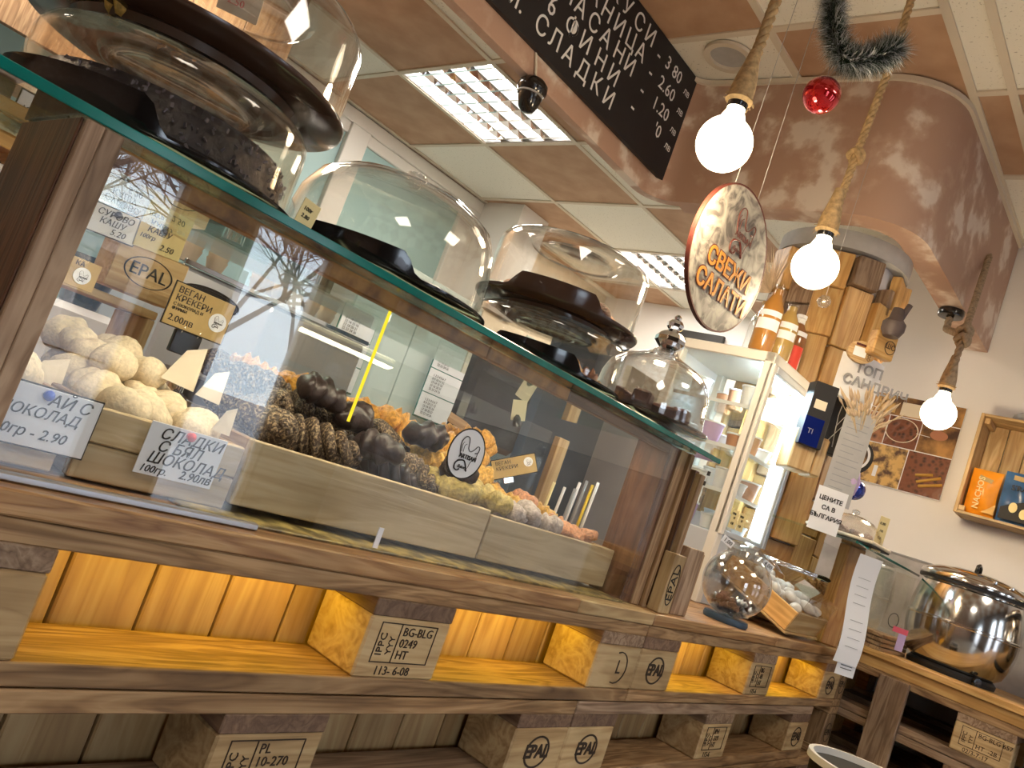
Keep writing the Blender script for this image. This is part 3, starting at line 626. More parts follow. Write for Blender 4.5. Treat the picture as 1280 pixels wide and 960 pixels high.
pile(6, -.5, -.3, .2, .3, lambda x, y: .165, CROIS, ['bake_gold'], .034, 'croissant', 'small golden croissant in front of the price sign on its clip', 'croissant', 'golden croissants', .3)
pile(8, -.36, -.1, .2, .3, lambda x, y: .143, ROLL, ['bake_gold', 'bake_pink'], .03, 'biscuit', 'golden brown ridged biscuit behind the grey ones', 'biscuit', 'brown biscuits in the right crate', .3)
pile(15, -.76, -.24, .3, .4, lambda x, y: .195, CROIS, ['bake_orange'], .038, 'croissant', 'orange cheese croissant in the back row of the case', 'croissant', 'orange croissants at the back', .3)
pile(4, -.3, -.2, .31, .41, lambda x, y: .222, CROIS, ['bake_orange'], .036, 'croissant', 'orange croissant on top of the back row under the white tag', 'croissant', 'orange croissants on top', .3)
for k, (u, v, y) in enumerate(((400, 490, .2), (575, 590, .13), (470, 560, .14), (535, 545, .2), (440, 520, .2))):
    bake(ROLL[k % 3], 'bake_dark', at(u, v, y=y), .04, (.2, .1, k), 'chocolate_bun', 'smooth dark chocolate bun lying among the sesame rolls', 'bun', 'chocolate buns')
# greaseproof paper corners standing out of the left crate
for k, (u, v, s_) in enumerate(((235, 455, .05), (270, 480, .04), (55, 470, .05), (285, 525, .03))):
    p0 = at(u, v, y=.2 if k < 3 else .1)
    o = quadprism('baking_paper', [p0+Vector((-s_*.5, 0, -s_*.5)), p0+Vector((s_*.5, .01, -s_*.6)), p0+Vector((s_*.45, .012, s_*.5)), p0+Vector((-.1*s_, .004, s_*.3))], .0006, 'cream')
    tag(o, ['white paper corner at the back of the biscuit crate', 'white paper fold beside the dark rolls', 'paper corner in the crate left of the post', 'small paper tip right of the price card'][k], 'paper')
# ---- price cards
def card(name, label, loc, w_, h_, mat, lines, ink='ink', yaw=0, tilt=0, roll=0, cat='price card', pin=None, back=None, sh=0, frame=None):
    t = thing(name, label, cat, loc, rot=(tilt, roll, yaw))
    box('card', (-w_/2, 0, -h_/2), (w_/2, .0012, h_/2), mat, t, .0004)
    if frame: box('card_frame', (-w_/2-.0015, .0013, -h_/2-.0015), (w_/2+.0015, .0022, h_/2+.0015), frame, t, 0)
    for s, x, z, sz in lines: text(s, sz, ink, t, (x, -.0006, z), (pi/2, 0, 0), shear=sh)
    if pin: lathe('pin', [(0, -.001), (.0045, -.001), (.005, .003), (.0025, .005), (.001, .006), (0, .006)], pin, t, (0, -.0015, h_/2-.006), 12, rot=(pi/2, 0, 0))
    return t
c_ = card('price_card', 'white handwritten card for biscuits with white chocolate, red pin', at(228, 570, y=.076), .088, .055, 'paper', [('СЛАДКИ', -.032, .017, .0165), ('С БЯЛ', -.03, .004, .0165), ('ШОКОЛАД', -.036, -.009, .0165), ('100гр.', -.04, -.021, .011), ('2.90лв', .004, -.02, .013)], roll=math.radians(12)*-1*0, pin='red_pin', sh=.25)
c_ = card('price_card', 'pale green handwritten card with a blue pin, left of the case post', at(48, 522, y=.076), .1, .056, 'paper', [('АЙ С', .002, .018, .016), ('ШОКОЛАД', -.04, .004, .014), ('100гр - 2.90', -.042, -.015, .014)], pin='blue_pin', sh=.25, frame='ink')
c_ = card('price_sign', 'gold printed sign for vegan crackers at 2.00, left in the case', at(250, 392, y=.34), .09, .058, 'kraft', [('ВЕГАН', -.04, .02, .012), ('КРЕКЕРИ', -.04, .009, .012), ('С ШОКОЛАД И', -.04, 0, .006), ('ФУРМИ', -.04, -.006, .006), ('2.00лв', -.04, -.019, .013)], frame='ink')
disc('logo_disc', 0, .013, .0008, 'paper', c_, (.028, -.0005, -.003)); hat_logo(c_, (.027, -.0016, -.003), .012)
box('clip', (-.02, .004, -.062), (.02, .012, -.03), 'black_plastic', c_); tube('clip_wire', [(-.012, 0, -.024), (-.012, .006, -.036)], .001, 'chrome', c_); tube('clip_wire', [(.012, 0, -.024), (.012, .006, -.036)], .001, 'chrome', c_)
c_ = card('price_sign', 'gold vegan crackers sign tilted on a clip above the golden croissants', at(643, 583, y=.27), .085, .035, 'kraft', [('ВЕГАН', -.036, .01, .0095), ('КРЕКЕРИ', -.036, .0, .0095)], frame='ink', roll=math.radians(-58)*0, yaw=math.radians(-38))
c_.rotation_euler = (0, math.radians(-30), math.radians(-40)); disc('logo_disc', 0, .009, .0008, 'paper', c_, (.028, -.0005, .004)); hat_logo(c_, (.028, -.0016, .003), .008)
box('clip', (-.025, .002, -.03), (-.005, .01, -.017), 'chrome', c_)
c_ = card('price_tag', 'blank white tag on a black clip standing in the orange croissants', at(649, 513, y=.4), .036, .044, 'cream', []); c_.rotation_euler = (0, math.radians(-14), -.3); lathe('clip', [(0, 0), (.009, 0), (.008, .018), (.003, .025), (0, .025)], 'black_plastic', c_, (-.006, -.006, -.034))
c_ = card('price_tag', 'small brown tag sticking out behind the round logo sticker', at(572, 527, y=.33), .05, .018, 'brown_plank', []); c_.rotation_euler = (0, math.radians(8), 0)
c_ = card('price_card', 'white handwritten cashew card at 5.20 on the left shelf', at(143, 280, y=.44), .064, .038, 'paper', [('СУРОВО', -.026, .01, .012), ('КАШУ', -.02, -.001, .012), ('5.20', -.002, -.012, .012)], roll=math.radians(-3), pin='black_plastic', sh=.2, frame='ink')
c_ = card('price_card', 'yellow handwritten cashew card at 2.50 on the left shelf', at(200, 301, y=.44), .07, .038, 'paper_warm', [('КАШУ', -.022, .01, .012), ('100гр', -.03, -.001, .009), ('2.50', .002, -.009, .012)], roll=math.radians(-3), pin='black_plastic', sh=.2)
c_ = card('price_card', 'white card priced 2.70 left of the wooden post', at(22, 238, y=.34), .07, .04, 'paper', [('БАДЕМ', -.03, .009, .01), ('100гр', -.03, -.002, .009), ('2.70', -.002, -.003, .014), ('лв', .012, -.014, .009)], pin='black_plastic', sh=.2, frame='ink')
c_ = card('price_card', 'small gold logo card beside the left post inside the case', at(103, 343, y=.3), .035, .034, 'kraft', [('КА', -.012, .011, .008)]); disc('logo_disc', 0, .01, .0008, 'paper', c_, (0, -.0005, -.002)); hat_logo(c_, (0, -.0016, -.003), .009)
c_ = card('price_card', 'tiny yellow tag between the two left cake domes', at(385, 268, y=.03), .022, .028, 'paper_warm', [('100г', -.008, .004, .006), ('2.80', -.007, -.004, .006)], roll=.1)
# round logo sticker on the front glass
t = thing('logo_sticker', 'oval white chef hat logo sticker on the front glass', 'sticker', (at(582, 567, y=GY).x, GY-.0012, at(582, 567, y=GY).z))
disc('sticker_disc', 0, .0345, .0006, 'white', t, (0, 0, 0)); disc('sticker_edge', .0335, .0355, .0008, 'ink', t, (0, 0, 0)); hat_logo(t, (-.002, -.0016, -.002), .033)
# pinned tapes on the glass
for k, (u, v) in enumerate(((472, 671),)):
    t = tag(box('tape', (at(u, v, y=.03).x-.004, .0275, .03), (at(u, v, y=.03).x+.004, .029, .056), 'paper', None, 0), 'short white tape at the foot of the front glass', 'tape')
# left shelf in the case: block stamped EPAL, nut bags
t = thing('wooden_block', 'wooden block stamped EPAL behind the cashew cards', 'block', (at(182, 343, y=.46).x, .452, at(182, 343, y=.46).z))
box('block', (-.052, 0, -.035), (.052, .06, .035), 'pine_wood', t); disc('stamp_ring', .034, .036, .0008, 'ink', t, (0, -.0002, .002), k=.6); text('EPAL', .026, 'ink', t, (0, -.0008, .002), align='CENTER', name='stamp_letters')
t = thing('shelf', 'narrow wooden shelf inside the case behind the biscuits', 'shelf', (-1.2, .44, .205)); box('board', (0, 0, 0), (.34, .12, .012), 'pine_wood', t); box('board', (0, 0, -.18), (.012, .12, -.0005), 'pine_wood', t); box('board', (.328, 0, -.18), (.34, .12, -.0005), 'pine_wood', t)
def nuts(name, label, c0, rx, ry, h, n, mat, bag=None):
    bm = bmesh.new()
    for _ in range(n):
        a = R.uniform(0, 2*pi); rr = math.sqrt(R.random()); p0 = Vector((rr*rx*math.cos(a), rr*ry*math.sin(a), h*(1-rr*rr)*R.uniform(.5, 1)))
        m = Matrix.Translation(p0) @ Euler((R.uniform(0, 6), R.uniform(0, 6), 0)).to_matrix().to_4x4() @ Matrix.Diagonal((.008, .0045, .004, 1))
        bmesh.ops.create_icosphere(bm, subdivisions=1, radius=1, matrix=m)
    for f in bm.faces: f.smooth = True
    me = bpy.data.meshes.new(name); bm.to_mesh(me); bm.free(); me.materials.append(MT[mat])
    t = thing(name, label, 'nuts', c0); o = bpy.data.objects.new('nut_heap', me); C.objects.link(o); o.parent = t; o['kind'] = 'stuff'
    lathe('tub', [(0, -.002), (rx*.95, -.002), (rx*1.12, .035), (rx*1.14, .035), (rx*1.0, -.004), (0, -.004)], 'acrylic', t)
    return t
nuts('nut_tub', 'clear tub of pale nuts left of the post', at(8, 195, y=.4), .045, .045, .04, 60, 'nut_pale')
nuts('nut_tub', 'clear tub of brown almonds beside the left post', at(42, 212, y=.4), .04, .04, .04, 60, 'nut')
nuts('nut_tub', 'tub of cashews behind the yellow cashew card', at(190, 285, y=.5), .04, .04, .05, 70, 'nut_pale')
nuts('nut_tub', 'tub of nuts behind the white cashew card', at(130, 245, y=.5), .04, .04, .05, 60, 'nut_pale')
t = thing('tongs', 'steel tong handle with a ball end left of the post', 'tongs', at(8, 310, y=.3)); tube('handle', [(0, 0, 0), (.06, 0, -.012)], .006, 'chrome', t); lathe('knob', [(0, -.013), (.009, -.009), (.013, 0), (.009, .009), (0, .013)], 'chrome', t, seg=16)
t = thing('shelf_box', 'dark wooden shelf unit seen left of the case post', 'shelf', (-1.42, .38, .06)); box('board', (0, 0, .125), (.3, .1, .175), 'dark_wood', t); box('board', (0, 0, .06), (.3, .1, .075), 'pine_wood', t); box('back_board', (0, .1, 0), (.3, .112, .2), 'dark_wood', t)
t = thing('serving_tray', 'amber brown tray with raised rim under the glass shelf at far left', 'tray', (-1.33, .22, .305)); box('base', (0, 0, .012), (.2, .2, .016), 'amber_wood', t); box('rim', (-.006, -.006, 0), (.206, .004, .014), 'honey_wood', t); box('rim', (.196, .004, 0), (.206, .2, .014), 'honey_wood', t); box('rim', (-.006, .004, 0), (.004, .2, .014), 'honey_wood', t)
# ================================================================ CAKE STANDS ON THE SHELF
ZG = .337
def tray(parent, Rr, z, mat, az=-144, wid=29, hgt=.024, foot=.006, name='tray'):
    seg = 96; vs = []; fs = []
    def rim(k):
        a = math.degrees(2*pi*k/seg); d = abs((a-az+180) % 360-180); s = max(0, min(1, (wid+5-d)/10)); return s*s*(3-2*s)*hgt
    prof = [(0, foot), (.62, foot), (.64, 0), (.70, 0), (.72, foot+.002), (.985, foot+.008), (1, foot+.011), (1, 'h'), (.985, 'h'), (.97, foot+.013), (.9, foot+.011), (0, foot+.011)]
    for r, z_ in prof:
        for k in range(seg):
            a = 2*pi*k/seg; zz = foot+.014+rim(k) if z_ == 'h' else z_
            vs.append((r*Rr*math.cos(a), r*Rr*math.sin(a), zz))
    for j in range(len(prof)-1):
        for k in range(seg):
            l = (k+1) % seg; fs.append((j*seg+k, j*seg+l, (j+1)*seg+l, (j+1)*seg+k))
    me = bpy.data.meshes.new(name); me.from_pydata(vs, [], fs); bm = bmesh.new(); bm.from_mesh(me); bmesh.ops.remove_doubles(bm, verts=bm.verts, dist=1e-5); bmesh.ops.recalc_face_normals(bm, faces=bm.faces); bm.to_mesh(me); bm.free()
    o = link(name, me, mat, parent, (0, 0, z), None, True)
    try: me.set_sharp_from_angle(angle=math.radians(45))
    except Exception: pass
    return o
def shell(prof, th=.0025):
    """outer profile from rim to top -> closed double wall"""
    inner = []
    for i, (r, z) in enumerate(prof[::-1]): inner.append((max(0, r-th), z-th if r < prof[0][0]*.9 else z))
    return prof + inner
def domecyl(parent, r, h, z, mat='acrylic', name='dome', lip=True, rec=True):
    p = [(r*1.03, 0), (r*1.03, .003), (r, .006), (r*.995, h*.8), (r*.985, h*.88), (r*.95, h*.96), (r*.9, h)]
    if rec: p += [(r*.62, h), (r*.6, h-.004), (r*.5, h-.005), (r*.47, h-.002), (0, h-.001)]
    else: p += [(0, h+.002)]
    return lathe(name, shell(p), mat, parent, (0, 0, z), 56)
# 1: two-tier acrylic carrier with dark seeded cake
t = thing('cake_carrier', 'large two-tier clear cake carrier with black trays at upper left', 'cake stand', (-1.035, .207, ZG))
tray(t, .163, 0, 'tray_black', az=-150, wid=36, hgt=.03); domecyl(t, .15, .098, .018, 'acrylic_warm')
lab(tray(t, .178, .122, 'brown_plastic', hgt=.0), 'dark brown upper tray'); domecyl(t, .168, .11, .137, 'acrylic', rec=True)
c_ = lathe('seed_cake', [(0, 0), (.13, 0), (.138, .01), (.137, .04), (.128, .052), (0, .055)], 'cake_dark', None, (-1.035, .207, ZG+.0185), 48); tag(c_, 'round blue-black seeded cake inside the lowest tier of the left carrier', 'cake')
for k, (u, v, m, s) in enumerate(((225, 14, 'bake_orange', .035), (210, -5, 'bake_orange', .03), (160, -30, 'bake_gold', .04))):
    p0 = at(u, v, z=ZG+.155); bake(CROIS[k % 3], m, (p0.x+.02, p0.y+.03, ZG+.15), s, (.2, 0, k), 'pastry', ['orange pastry on the upper tier of the left carrier, the lowest in view', 'orange pastry on the upper tier of the left carrier, the middle one', 'golden pastry on the upper tier, farthest left'][k], 'pastry', 'pastries on the upper tier')
c_ = card('price_card', 'curled paper price tag inside the top of the left carrier', at(300, 5, d=.98), .05, .03, 'cream', [('2.50', -.015, 0, .012)], yaw=-.6, tilt=.4, ink='red_pin')
bm = bmesh.new()
for _ in range(260):
    a = R.uniform(0, 2*pi); z_ = R.uniform(.008, .05); rr_ = .139-.012*max(0, (z_-.04)/.012)
    bmesh.ops.create_cube(bm, size=1, matrix=Matrix.Translation((rr_*math.cos(a), rr_*math.sin(a), z_)) @ Euler((R.random()*6, R.random()*6, R.random()*6)).to_matrix().to_4x4() @ Matrix.Diagonal((.005, .003, .0015, 1)))
me = bpy.data.meshes.new('seeds'); bm.to_mesh(me); bm.free(); o = link('seeds', me, 'cake_seed', [x for x in S.objects if x.name == 'seed_cake'][0]); o['kind'] = 'stuff'
# 2: single dome
t = thing('cake_dome', 'wide clear cake dome with a ridged knob, second from the left', 'cake dome', (-.71, .185, ZG))
tray(t, .16, 0, 'tray_black'); lathe('dome', shell([(.152, 0), (.152, .004), (.148, .006), (.147, .05), (.142, .085), (.128, .115), (.1, .134), (.06, .144), (0, .147)]), 'acrylic', t, (0, 0, .018), 56)
kn = lathe('knob', [(0, 0), (.008, 0), (.01, .004), (.014, .012), (.013, .019), (0, .021)], 'thick_glass', t, (0, 0, .166), 20)
for k in range(12):
    a = 2*pi*k/12; tube('knob_rib', [(.0135*math.cos(a), .0135*math.sin(a), .004), (.0145*math.cos(a), .0145*math.sin(a), .018)], .0016, 'acrylic', kn, seg=5)
# 3: two-tier carrier
t = thing('cake_carrier', 'two-tier clear cake carrier with a white knob, left of the glass cloche', 'cake stand', (-.33, .185, ZG))
tray(t, .15, 0, 'tray_black'); domecyl(t, .14, .082, .018, 'acrylic')
lab(tray(t, .149, .102, 'brown_plastic'), 'dark brown upper tray'); domecyl(t, .138, .115, .12, 'acrylic')
lab(lathe('knob', [(0, 0), (.018, 0), (.0175, .01), (.015, .013), (0, .014)], 'white', t, (0, 0, .235), 28), 'white knob')
for k in range(7):
    a = math.radians(-200+k*32); r = .085
    bake(CROIS[k % 3], 'bake_orange' if k % 2 else 'bake_pink', (-.33+r*math.cos(a), .185+r*math.sin(a), ZG+.028), .03, (0, 0, a), 'pastry', 'reddish brown pastry in the lower tier under the white-knobbed lid', 'pastry', 'pastries in the lower tier of the two-tier carrier')
for k in range(8):
    a = math.radians(k*45); r = .085
    bake(PLUMP[k % 3], 'bake_pink' if k % 2 else 'choc', (-.33+r*math.cos(a), .185+r*math.sin(a), ZG+.134), .027, (0, 0, a), 'biscuit', 'brown biscuit in the upper tier under the white-knobbed lid', 'biscuit', 'biscuits in the upper tier of the two-tier carrier')
t = tag(box('napkin_box', (-.49, .38, ZG+.0005), (-.42, .41, ZG+.07), 'paper_warm'), 'pale box with blue print behind the two-tier carrier', 'box')
# 4: glass cloche
t = thing('glass_cloche', 'glass cloche with a faceted crystal knob over brownies at the shelf end', 'cloche', (-.092, .098, ZG))
lathe('plate', [(0, .012), (.06, .012), (.062, .003), (.066, .003), (.07, .009), (.118, .013), (.124, .018), (.122, .021), (.112, .019), (.08, .017), (0, .017)], 'smoke_glass', t, seg=48)
lathe('plate_foot', [(0, 0), (.058, 0), (.058, .011), (0, .011)], 'brown_plastic', t)
lathe('dome', shell([(.108, 0), (.11, .004), (.107, .03), (.105, .06), (.097, .085), (.075, .105), (.045, .118), (.028, .126), (.022, .134), (0, .136)], .003), 'thick_glass', t, (0, 0, .021), 56)
kn = lathe('knob', [(.012, 0), (.022, .008), (.03, .016), (.03, .024), (.022, .034), (.012, .038), (.011, .042), (.016, .047), (.017, .053), (.012, .06), (.006, .063), (.008, .067), (.004, .072), (0, .073)], 'chrome', t, (0, 0, .155), 9, False)
for k in range(9):
    a = math.radians(k*40); r = .062
    o = box('brownie', (-.02, -.017, -.012), (.02, .017, .014), 'choc', None, .004); o.location = (-.092+r*math.cos(a), .098+r*math.sin(a), ZG+.034+.006*(k % 3)); o.rotation_euler = (R.uniform(-.2, .2), R.uniform(-.2, .2), a)
    tag(o, 'rough dark brownie square under the glass cloche', 'brownie', 'brownies under the cloche')
# ================================================================ THE COUNTER-TOP FRIDGE
FX, FY, FW, FD, FH = .63, .228, .31, .31, .70
f = thing('display_fridge', 'white glazed counter-top display fridge lit blue-white inside', 'fridge', (FX, FY, .023))
T_ = .03
for x in (0, FW-T_):
    for y in (0, FD-T_): box('corner_post', (x, y, 0), (x+T_, y+T_, FH), 'fridge_white', f, .003)
box('top', (0, 0, FH-.03), (FW, FD, FH), 'fridge_white', f, .003); box('base', (.001, .001, 0), (FW-.001, FD-.001, .19), 'fridge_grey', f, .003)
box('grille', (.04, -.002, .09), (.24, .003, .13), 'shade_grey', f)
for k in range(6): box('grille_slat', (.042, -.004, .093+k*.006), (.238, -.001, .096+k*.006), 'dark_steel', f, 0)
box('back_panel', (T_, FD-.008, .19), (FW-T_, FD-.001, FH-.03), 'white', f, 0)
box('side_glass', (.004, T_, .19), (.008, FD-T_, FH-.03), 'glass', f, 0); box('side_glass', (FW-.008, T_, .19), (FW-.004, FD-T_, FH-.03), 'glass', f, 0)
dr = box('door', (T_, .006, .2), (FW-T_, .009, FH-.035), 'glass', f, 0)
for a, b in (((T_, -.004, .19), (FW-T_, .012, .205)), ((T_, -.004, FH-.05), (FW-T_, .012, FH-.03)), ((.0, -.006, .19), (.02, .012, FH-.03)), ((FW-.02, -.006, .19), (FW, .012, FH-.03))): box('door_frame', a, b, 'fridge_white' if a[0] < .01 else 'fridge_grey', f, .002)
box('led_bar', (FW-.06, .014, .21), (FW-.034, .03, FH-.06), 'fridge_led', f, 0)
box('led_bar', (.03, .03, FH-.045), (FW-.03, .05, FH-.035), 'fridge_led', f, 0)
area('fridge_light', (FX+FW/2, FY+.07, .023+FH-.04), (math.radians(-20), 0, 0), .24, .05, 9, (.66, .86, 1))
for z in (.3, .42, .54):
    box('wire_shelf', (.024, .025, z), (FW-.024, FD-.02, z+.004), 'glass', f, 0); box('shelf_lip', (.024, .022, z-.004), (FW-.024, .026, z+.006), 'white', f, 0); box('shelf_lip', (.02, .025, z-.004), (.024, FD-.02, z+.006), 'white', f, 0)
    pass
tc_ = ['white', 'paper', 'lilac', 'paper', 'bake_pink', 'white']
for zi, z in enumerate((.192, .304, .424, .544)):
    for ix in range(3):
        for iy in range(3):
            if (zi == 3 and (ix+iy) % 2) or (zi == 0 and iy == 2): continue
            h = .035 + .02*((ix+iy+zi) % 2)
            o = thing('food_tub', 'small filled tub on a shelf of the display fridge', 'tub', (FX+.065+ix*.085, FY+.065+iy*.08, .023+z+.001), 0, 'tubs in the display fridge')
            lathe('tub', [(0, 0), (.024, 0), (.03, h), (0, h)], R.choice(tc_), o, seg=14); lathe('lid', [(0, h+.0005), (.032, h+.0005), (.032, h+.005), (0, h+.005)], 'white', o, seg=14)
t = tag(box('sticker', (FX+.255, FY-.0085, .56), (FX+.285, FY-.007, .64), 'lime_line', None, 0), 'yellow-green sticker at the top corner of the fridge door', 'sticker')
for k in (0, 1):
    c_ = card('price_card', ['gold card low on the fridge door, the left one', 'gold card low on the fridge door, the right one'][k], (FX+.045+k*.05, FY-.0085, .262), .044, .05, 'paper_warm', [('СУПА' if k == 0 else 'КРЕМ', -.018, .014, .008), ('ОТ', -.006, .003, .008), ('4.50', -.014, -.012, .01)])
for k, (u, v) in enumerate(((886, 592), (880, 604))): tag(box('hinge', tuple(at(u, v, x=FX-.003)-Vector((.002, .004, .006))), tuple(at(u, v, x=FX-.003)+Vector((.002, .004, .006))), 'black_matte', None, 0), 'small black hinge on the fridge side', 'hinge', 'fridge hinges')
# bottles on the fridge
def bottle(loc, h, r, liq, label, parts):
    t = thing('juice_bottle', label, 'bottle', loc)
    lathe('bottle_body', [(0, 0), (r*.92, 0), (r, .006), (r, h*.56), (r*.9, h*.66), (r*.42, h*.84), (r*.38, h*.93), (0, h*.93)], liq, t, seg=28)
    lathe('bottle_neck', [(r*.43, h*.8), (r*.4, h*.93), (r*.46, h*.94), (r*.46, h), (0, h)], parts[0], t, seg=20)
    for z0, z1, m in parts[1]:
        n = 10; vs = []; 
        for i in range(n+1):
            a = math.radians(-215+i*12)
            for z in (z0*h, z1*h): vs.append(((r+.0008)*math.cos(a), (r+.0008)*math.sin(a), z))
        raw('bottle_label', vs, [(2*i, 2*i+2, 2*i+3, 2*i+1) for i in range(n)], m, t, smooth=True)
    return t
zt = .023+FH+.0005
b1 = at(951, 436, z=zt); bottle((b1.x+.035, b1.y+.02, zt), .2, .033, 'juice_amber', 'tall amber juice bottle with two white labels, left on the fridge', ('glass', ((.5, .58, 'paper'), (.3, .46, 'paper'))))
bottle((b1.x+.1, b1.y-.005, zt), .175, .033, 'juice_yellow', 'yellow juice bottle with white labels, middle of the fridge top', ('glass', ((.52, .62, 'paper'), (.34, .48, 'paper'))))
bottle((b1.x+.185, b1.y+.0, zt), .17, .033, 'juice_red', 'sauce bottle with a red and green vegetable label, right on the fridge', ('white', ((.6, .68, 'paper'), (.02, .42, 'label_red'), )))
PB_ = Vector((b1.x+.078, b1.y+.065, zt+.19))
bottle((PB_.x, PB_.y, zt), .16, .028, 'glass', 'clear corked bottle behind the juice bottles', ('kraft', ()))
# ================================================================ WOOD-CLAD COLUMN
CX, CY, CR = 1.13, .345, .185
cl = thing('clad_column', 'round column clad with upright boards of mixed brown wood', 'column', (CX, CY, .0235))
lathe('core', [(CR-.018, 0), (CR-.018, 1.2055)], 'wall_white', cl, seg=32)
lathe('cornice', [(CR-.017, 1.15), (CR+.024, 1.15), (CR+.024, 1.206), (0, 1.206)], 'plaster_grey', cl, seg=40)
nb = 14
for k in range(nb):
    a = math.radians(-135 + (k-5)*(360/nb)); wd_ = 2*pi*CR/nb*1.02; zz = .002
    cuts = [.2+R.uniform(-.05, .1), .45+R.uniform(-.08, .1), .66+R.uniform(-.05, .05), .84+R.uniform(-.06, .06), 1.0+R.uniform(-.05, .05), 1.146-R.uniform(0, .012)]
    for ci, z1 in enumerate(cuts):
        if ci == 5 and k == 6: z1 -= .1
        th = R.choice([.018, .022, .05, .03, .036]) if ci else .022
        bm_ = R.choice(['honey_wood', 'honey_wood', 'honey_wood', 'amber_wood', 'brown_plank', 'grey_wood'])
        o = box('plank', (-(z1-zz-.004)/2, -wd_/2, 0), ((z1-zz-.004)/2, wd_/2, th), bm_, cl, .003)
        er = Matrix.Rotation(a, 4, 'Z') @ Matrix.Translation((CR-.012, 0, (zz+z1)/2)) @ Euler((0, 0, 0)).to_matrix().to_4x4() @ Matrix(((0, 0, 1, 0), (0, 1, 0, 0), (-1, 0, 0, 0), (0, 0, 0, 1)))
        o.matrix_basis = er @ Matrix.Rotation(R.uniform(-.03, .03) if R.random() < .6 or ci < 2 else R.uniform(-.14, .14), 4, 'Z') @ Matrix.Translation((0, 0, th/2)); zz = z1
# things fixed to the column, all facing the viewer's side of it
def fx(name, label, cat, u, v, d=2.28, yaw=-.80, roll=0, tilt=0): return thing(name, label, cat, at(u, v, d=d), rot=(tilt, roll, yaw))
k_ = 1/1005.5
t = fx('gift_box', 'dark blue box with a cream label standing on the wooden bracket', 'box', 1024, 519, 2.2); box('box_body', (-.033, 0, -.09), (.033, .05, .09), 'black_matte', t); box('sleeve', (-.0335, -.001, -.089), (.02, 0, -.01), 'blue_ball', t, 0); box('box_label', (-.022, -.0015, .015), (.012, -.0005, .04), 'cream', t, 0); text('TI', .02, 'plaster_grey', t, (-.02, -.0018, -.05))
t = fx('gift_box', 'black box tied with a pale cord right of the blue box', 'box', 1046, 533, 2.24); box('box_body', (-.032, 0, -.08), (.032, .04, .08), 'black_matte', t)
tube('cord', [(-.022, -.003, -.06), (0, -.003, -.02), (.022, -.004, .02), (.012, -.004, .032), (-.004, -.004, .0), (.003, -.003, -.06)], .0012, 'plaster_grey', t, seg=5); tube('cord', [(-.004, -.003, .06), (-.006, -.003, .03), (-.002, -.003, -.01)], .0012, 'plaster_grey', t, seg=5)
t = fx('wooden_bracket', 'chunky wooden bracket block fixed to the column under the dark boxes', 'bracket', 1013, 565, 2.22); box('block', (-.055, -.01, -.06), (.012, .08, .055), 'pine_wood', t, .004); box('block', (.0135, -.005, -.062), (.045, .08, .05), 'pine_wood', t, .006)
t = fx('notice_poster', 'white curled poster with large grey letters behind the wheat bunch', 'poster', 1068, 505, 2.26, -.85)
vs = []; n = 10
for i in range(n+1):
    x = (i/n-.5)*.13; y = .03*(i/n-.45)**2*4
    vs += [(x, y, -.15), (x, y, .14)]
raw('sheet', vs, [(2*i, 2*i+2, 2*i+3, 2*i+1) for i in range(n)], 'paper', t, smooth=True)
text('ТОП', .038, 'shade_grey', t, (-.03, -.004, .1), off=.0012); text('САНДВИЧ', .038, 'shade_grey', t, (-.055, -.004, .06), off=.0012)
t = fx('wheat_bunch', 'bunch of dried wheat stuck in front of the white poster', 'dried flowers', 1073, 545, 2.22)
for k in range(85):
    a = R.uniform(-.85, .85); b = R.uniform(-.3, .3); l = R.uniform(.07, .15); e_ = Vector((math.sin(a)*l, -abs(math.sin(b))*l*.5-.008, math.cos(a)*l)); tube('stalk', [(0, -.01, -.02), e_*.6, e_], .001, 'wheat', t, seg=4, rs=[.0008, .0011, .0004])
    o = tube('wheat_ear', [e_*.72, e_*.86, e_], .004, 'pampas', t, seg=5, rs=[.0012, .0042, .0005])
t = fx('menu_sheet', 'grey printed rules sheet hanging on the column', 'notice', 1060, 574, 2.2, -.85)
box('sheet', (-.042, 0, -.13), (.042, .0015, .14), 'shade_grey', t, 0); 0 and box('plastic_sleeve', (-.044, -.0016, -.132), (.044, -.0008, .142), 'glass', t, 0)
for k in range(13): 
    z = .1-k*.017; box('text_line', (-.03, -.0006, z), (.03-.02*(k % 3 == 2), 0, z+.0022), 'shade_grey', t, 0)
o = t.children[0]; o.data = o.data.copy(); o.data.materials.clear(); o.data.materials.append(MT['plaster_grey'])
t = fx('notice', 'white notice under the rules sheet reading that the prices are in Bulgaria', 'notice', 1036, 634, 2.18, -.85); box('sheet', (-.042, 0, -.07), (.042, .001, .05), 'paper', t, 0)
for s, z in (('ЦЕНИТЕ', .02), ('СА В', -.005), ('БЪЛГАРИЯ', -.03)): text(s, .0165, 'ink', t, (-.0, -.0008, z), align='CENTER', off=.0004)
t = fx('wooden_disc', 'pale oval wood slice sign with a white window on the column', 'sign', 1075, 441, 2.2, -.9); disc('slice', 0, .038, .012, 'pine_wood', t, (0, 0, 0), k=.8); box('window_panel', (-.022, -.014, -.014), (.012, -.0125, .012), 'paper', t, 0); box('bar', (-.02, -.0145, .016), (.016, -.0125, .022), 'maroon', t, 0); text('YOGO', .012, 'ink', t, (.022, -.013, .016), (pi/2, pi/2, 0))
t = fx('pitcher', 'small dark clay jug fixed at the right side of the column', 'jug', 1117, 408, 2.15, -.8); lathe('jug_body', [(0, -.03), (.02, -.03), (.03, -.01), (.03, .008), (.018, .022), (.014, .05), (0, .05)], 'pitcher', t, seg=20); tube('spout', [(.012, 0, .02), (.02, 0, .05), (.026, 0, .07)], .008, 'pitcher', t)
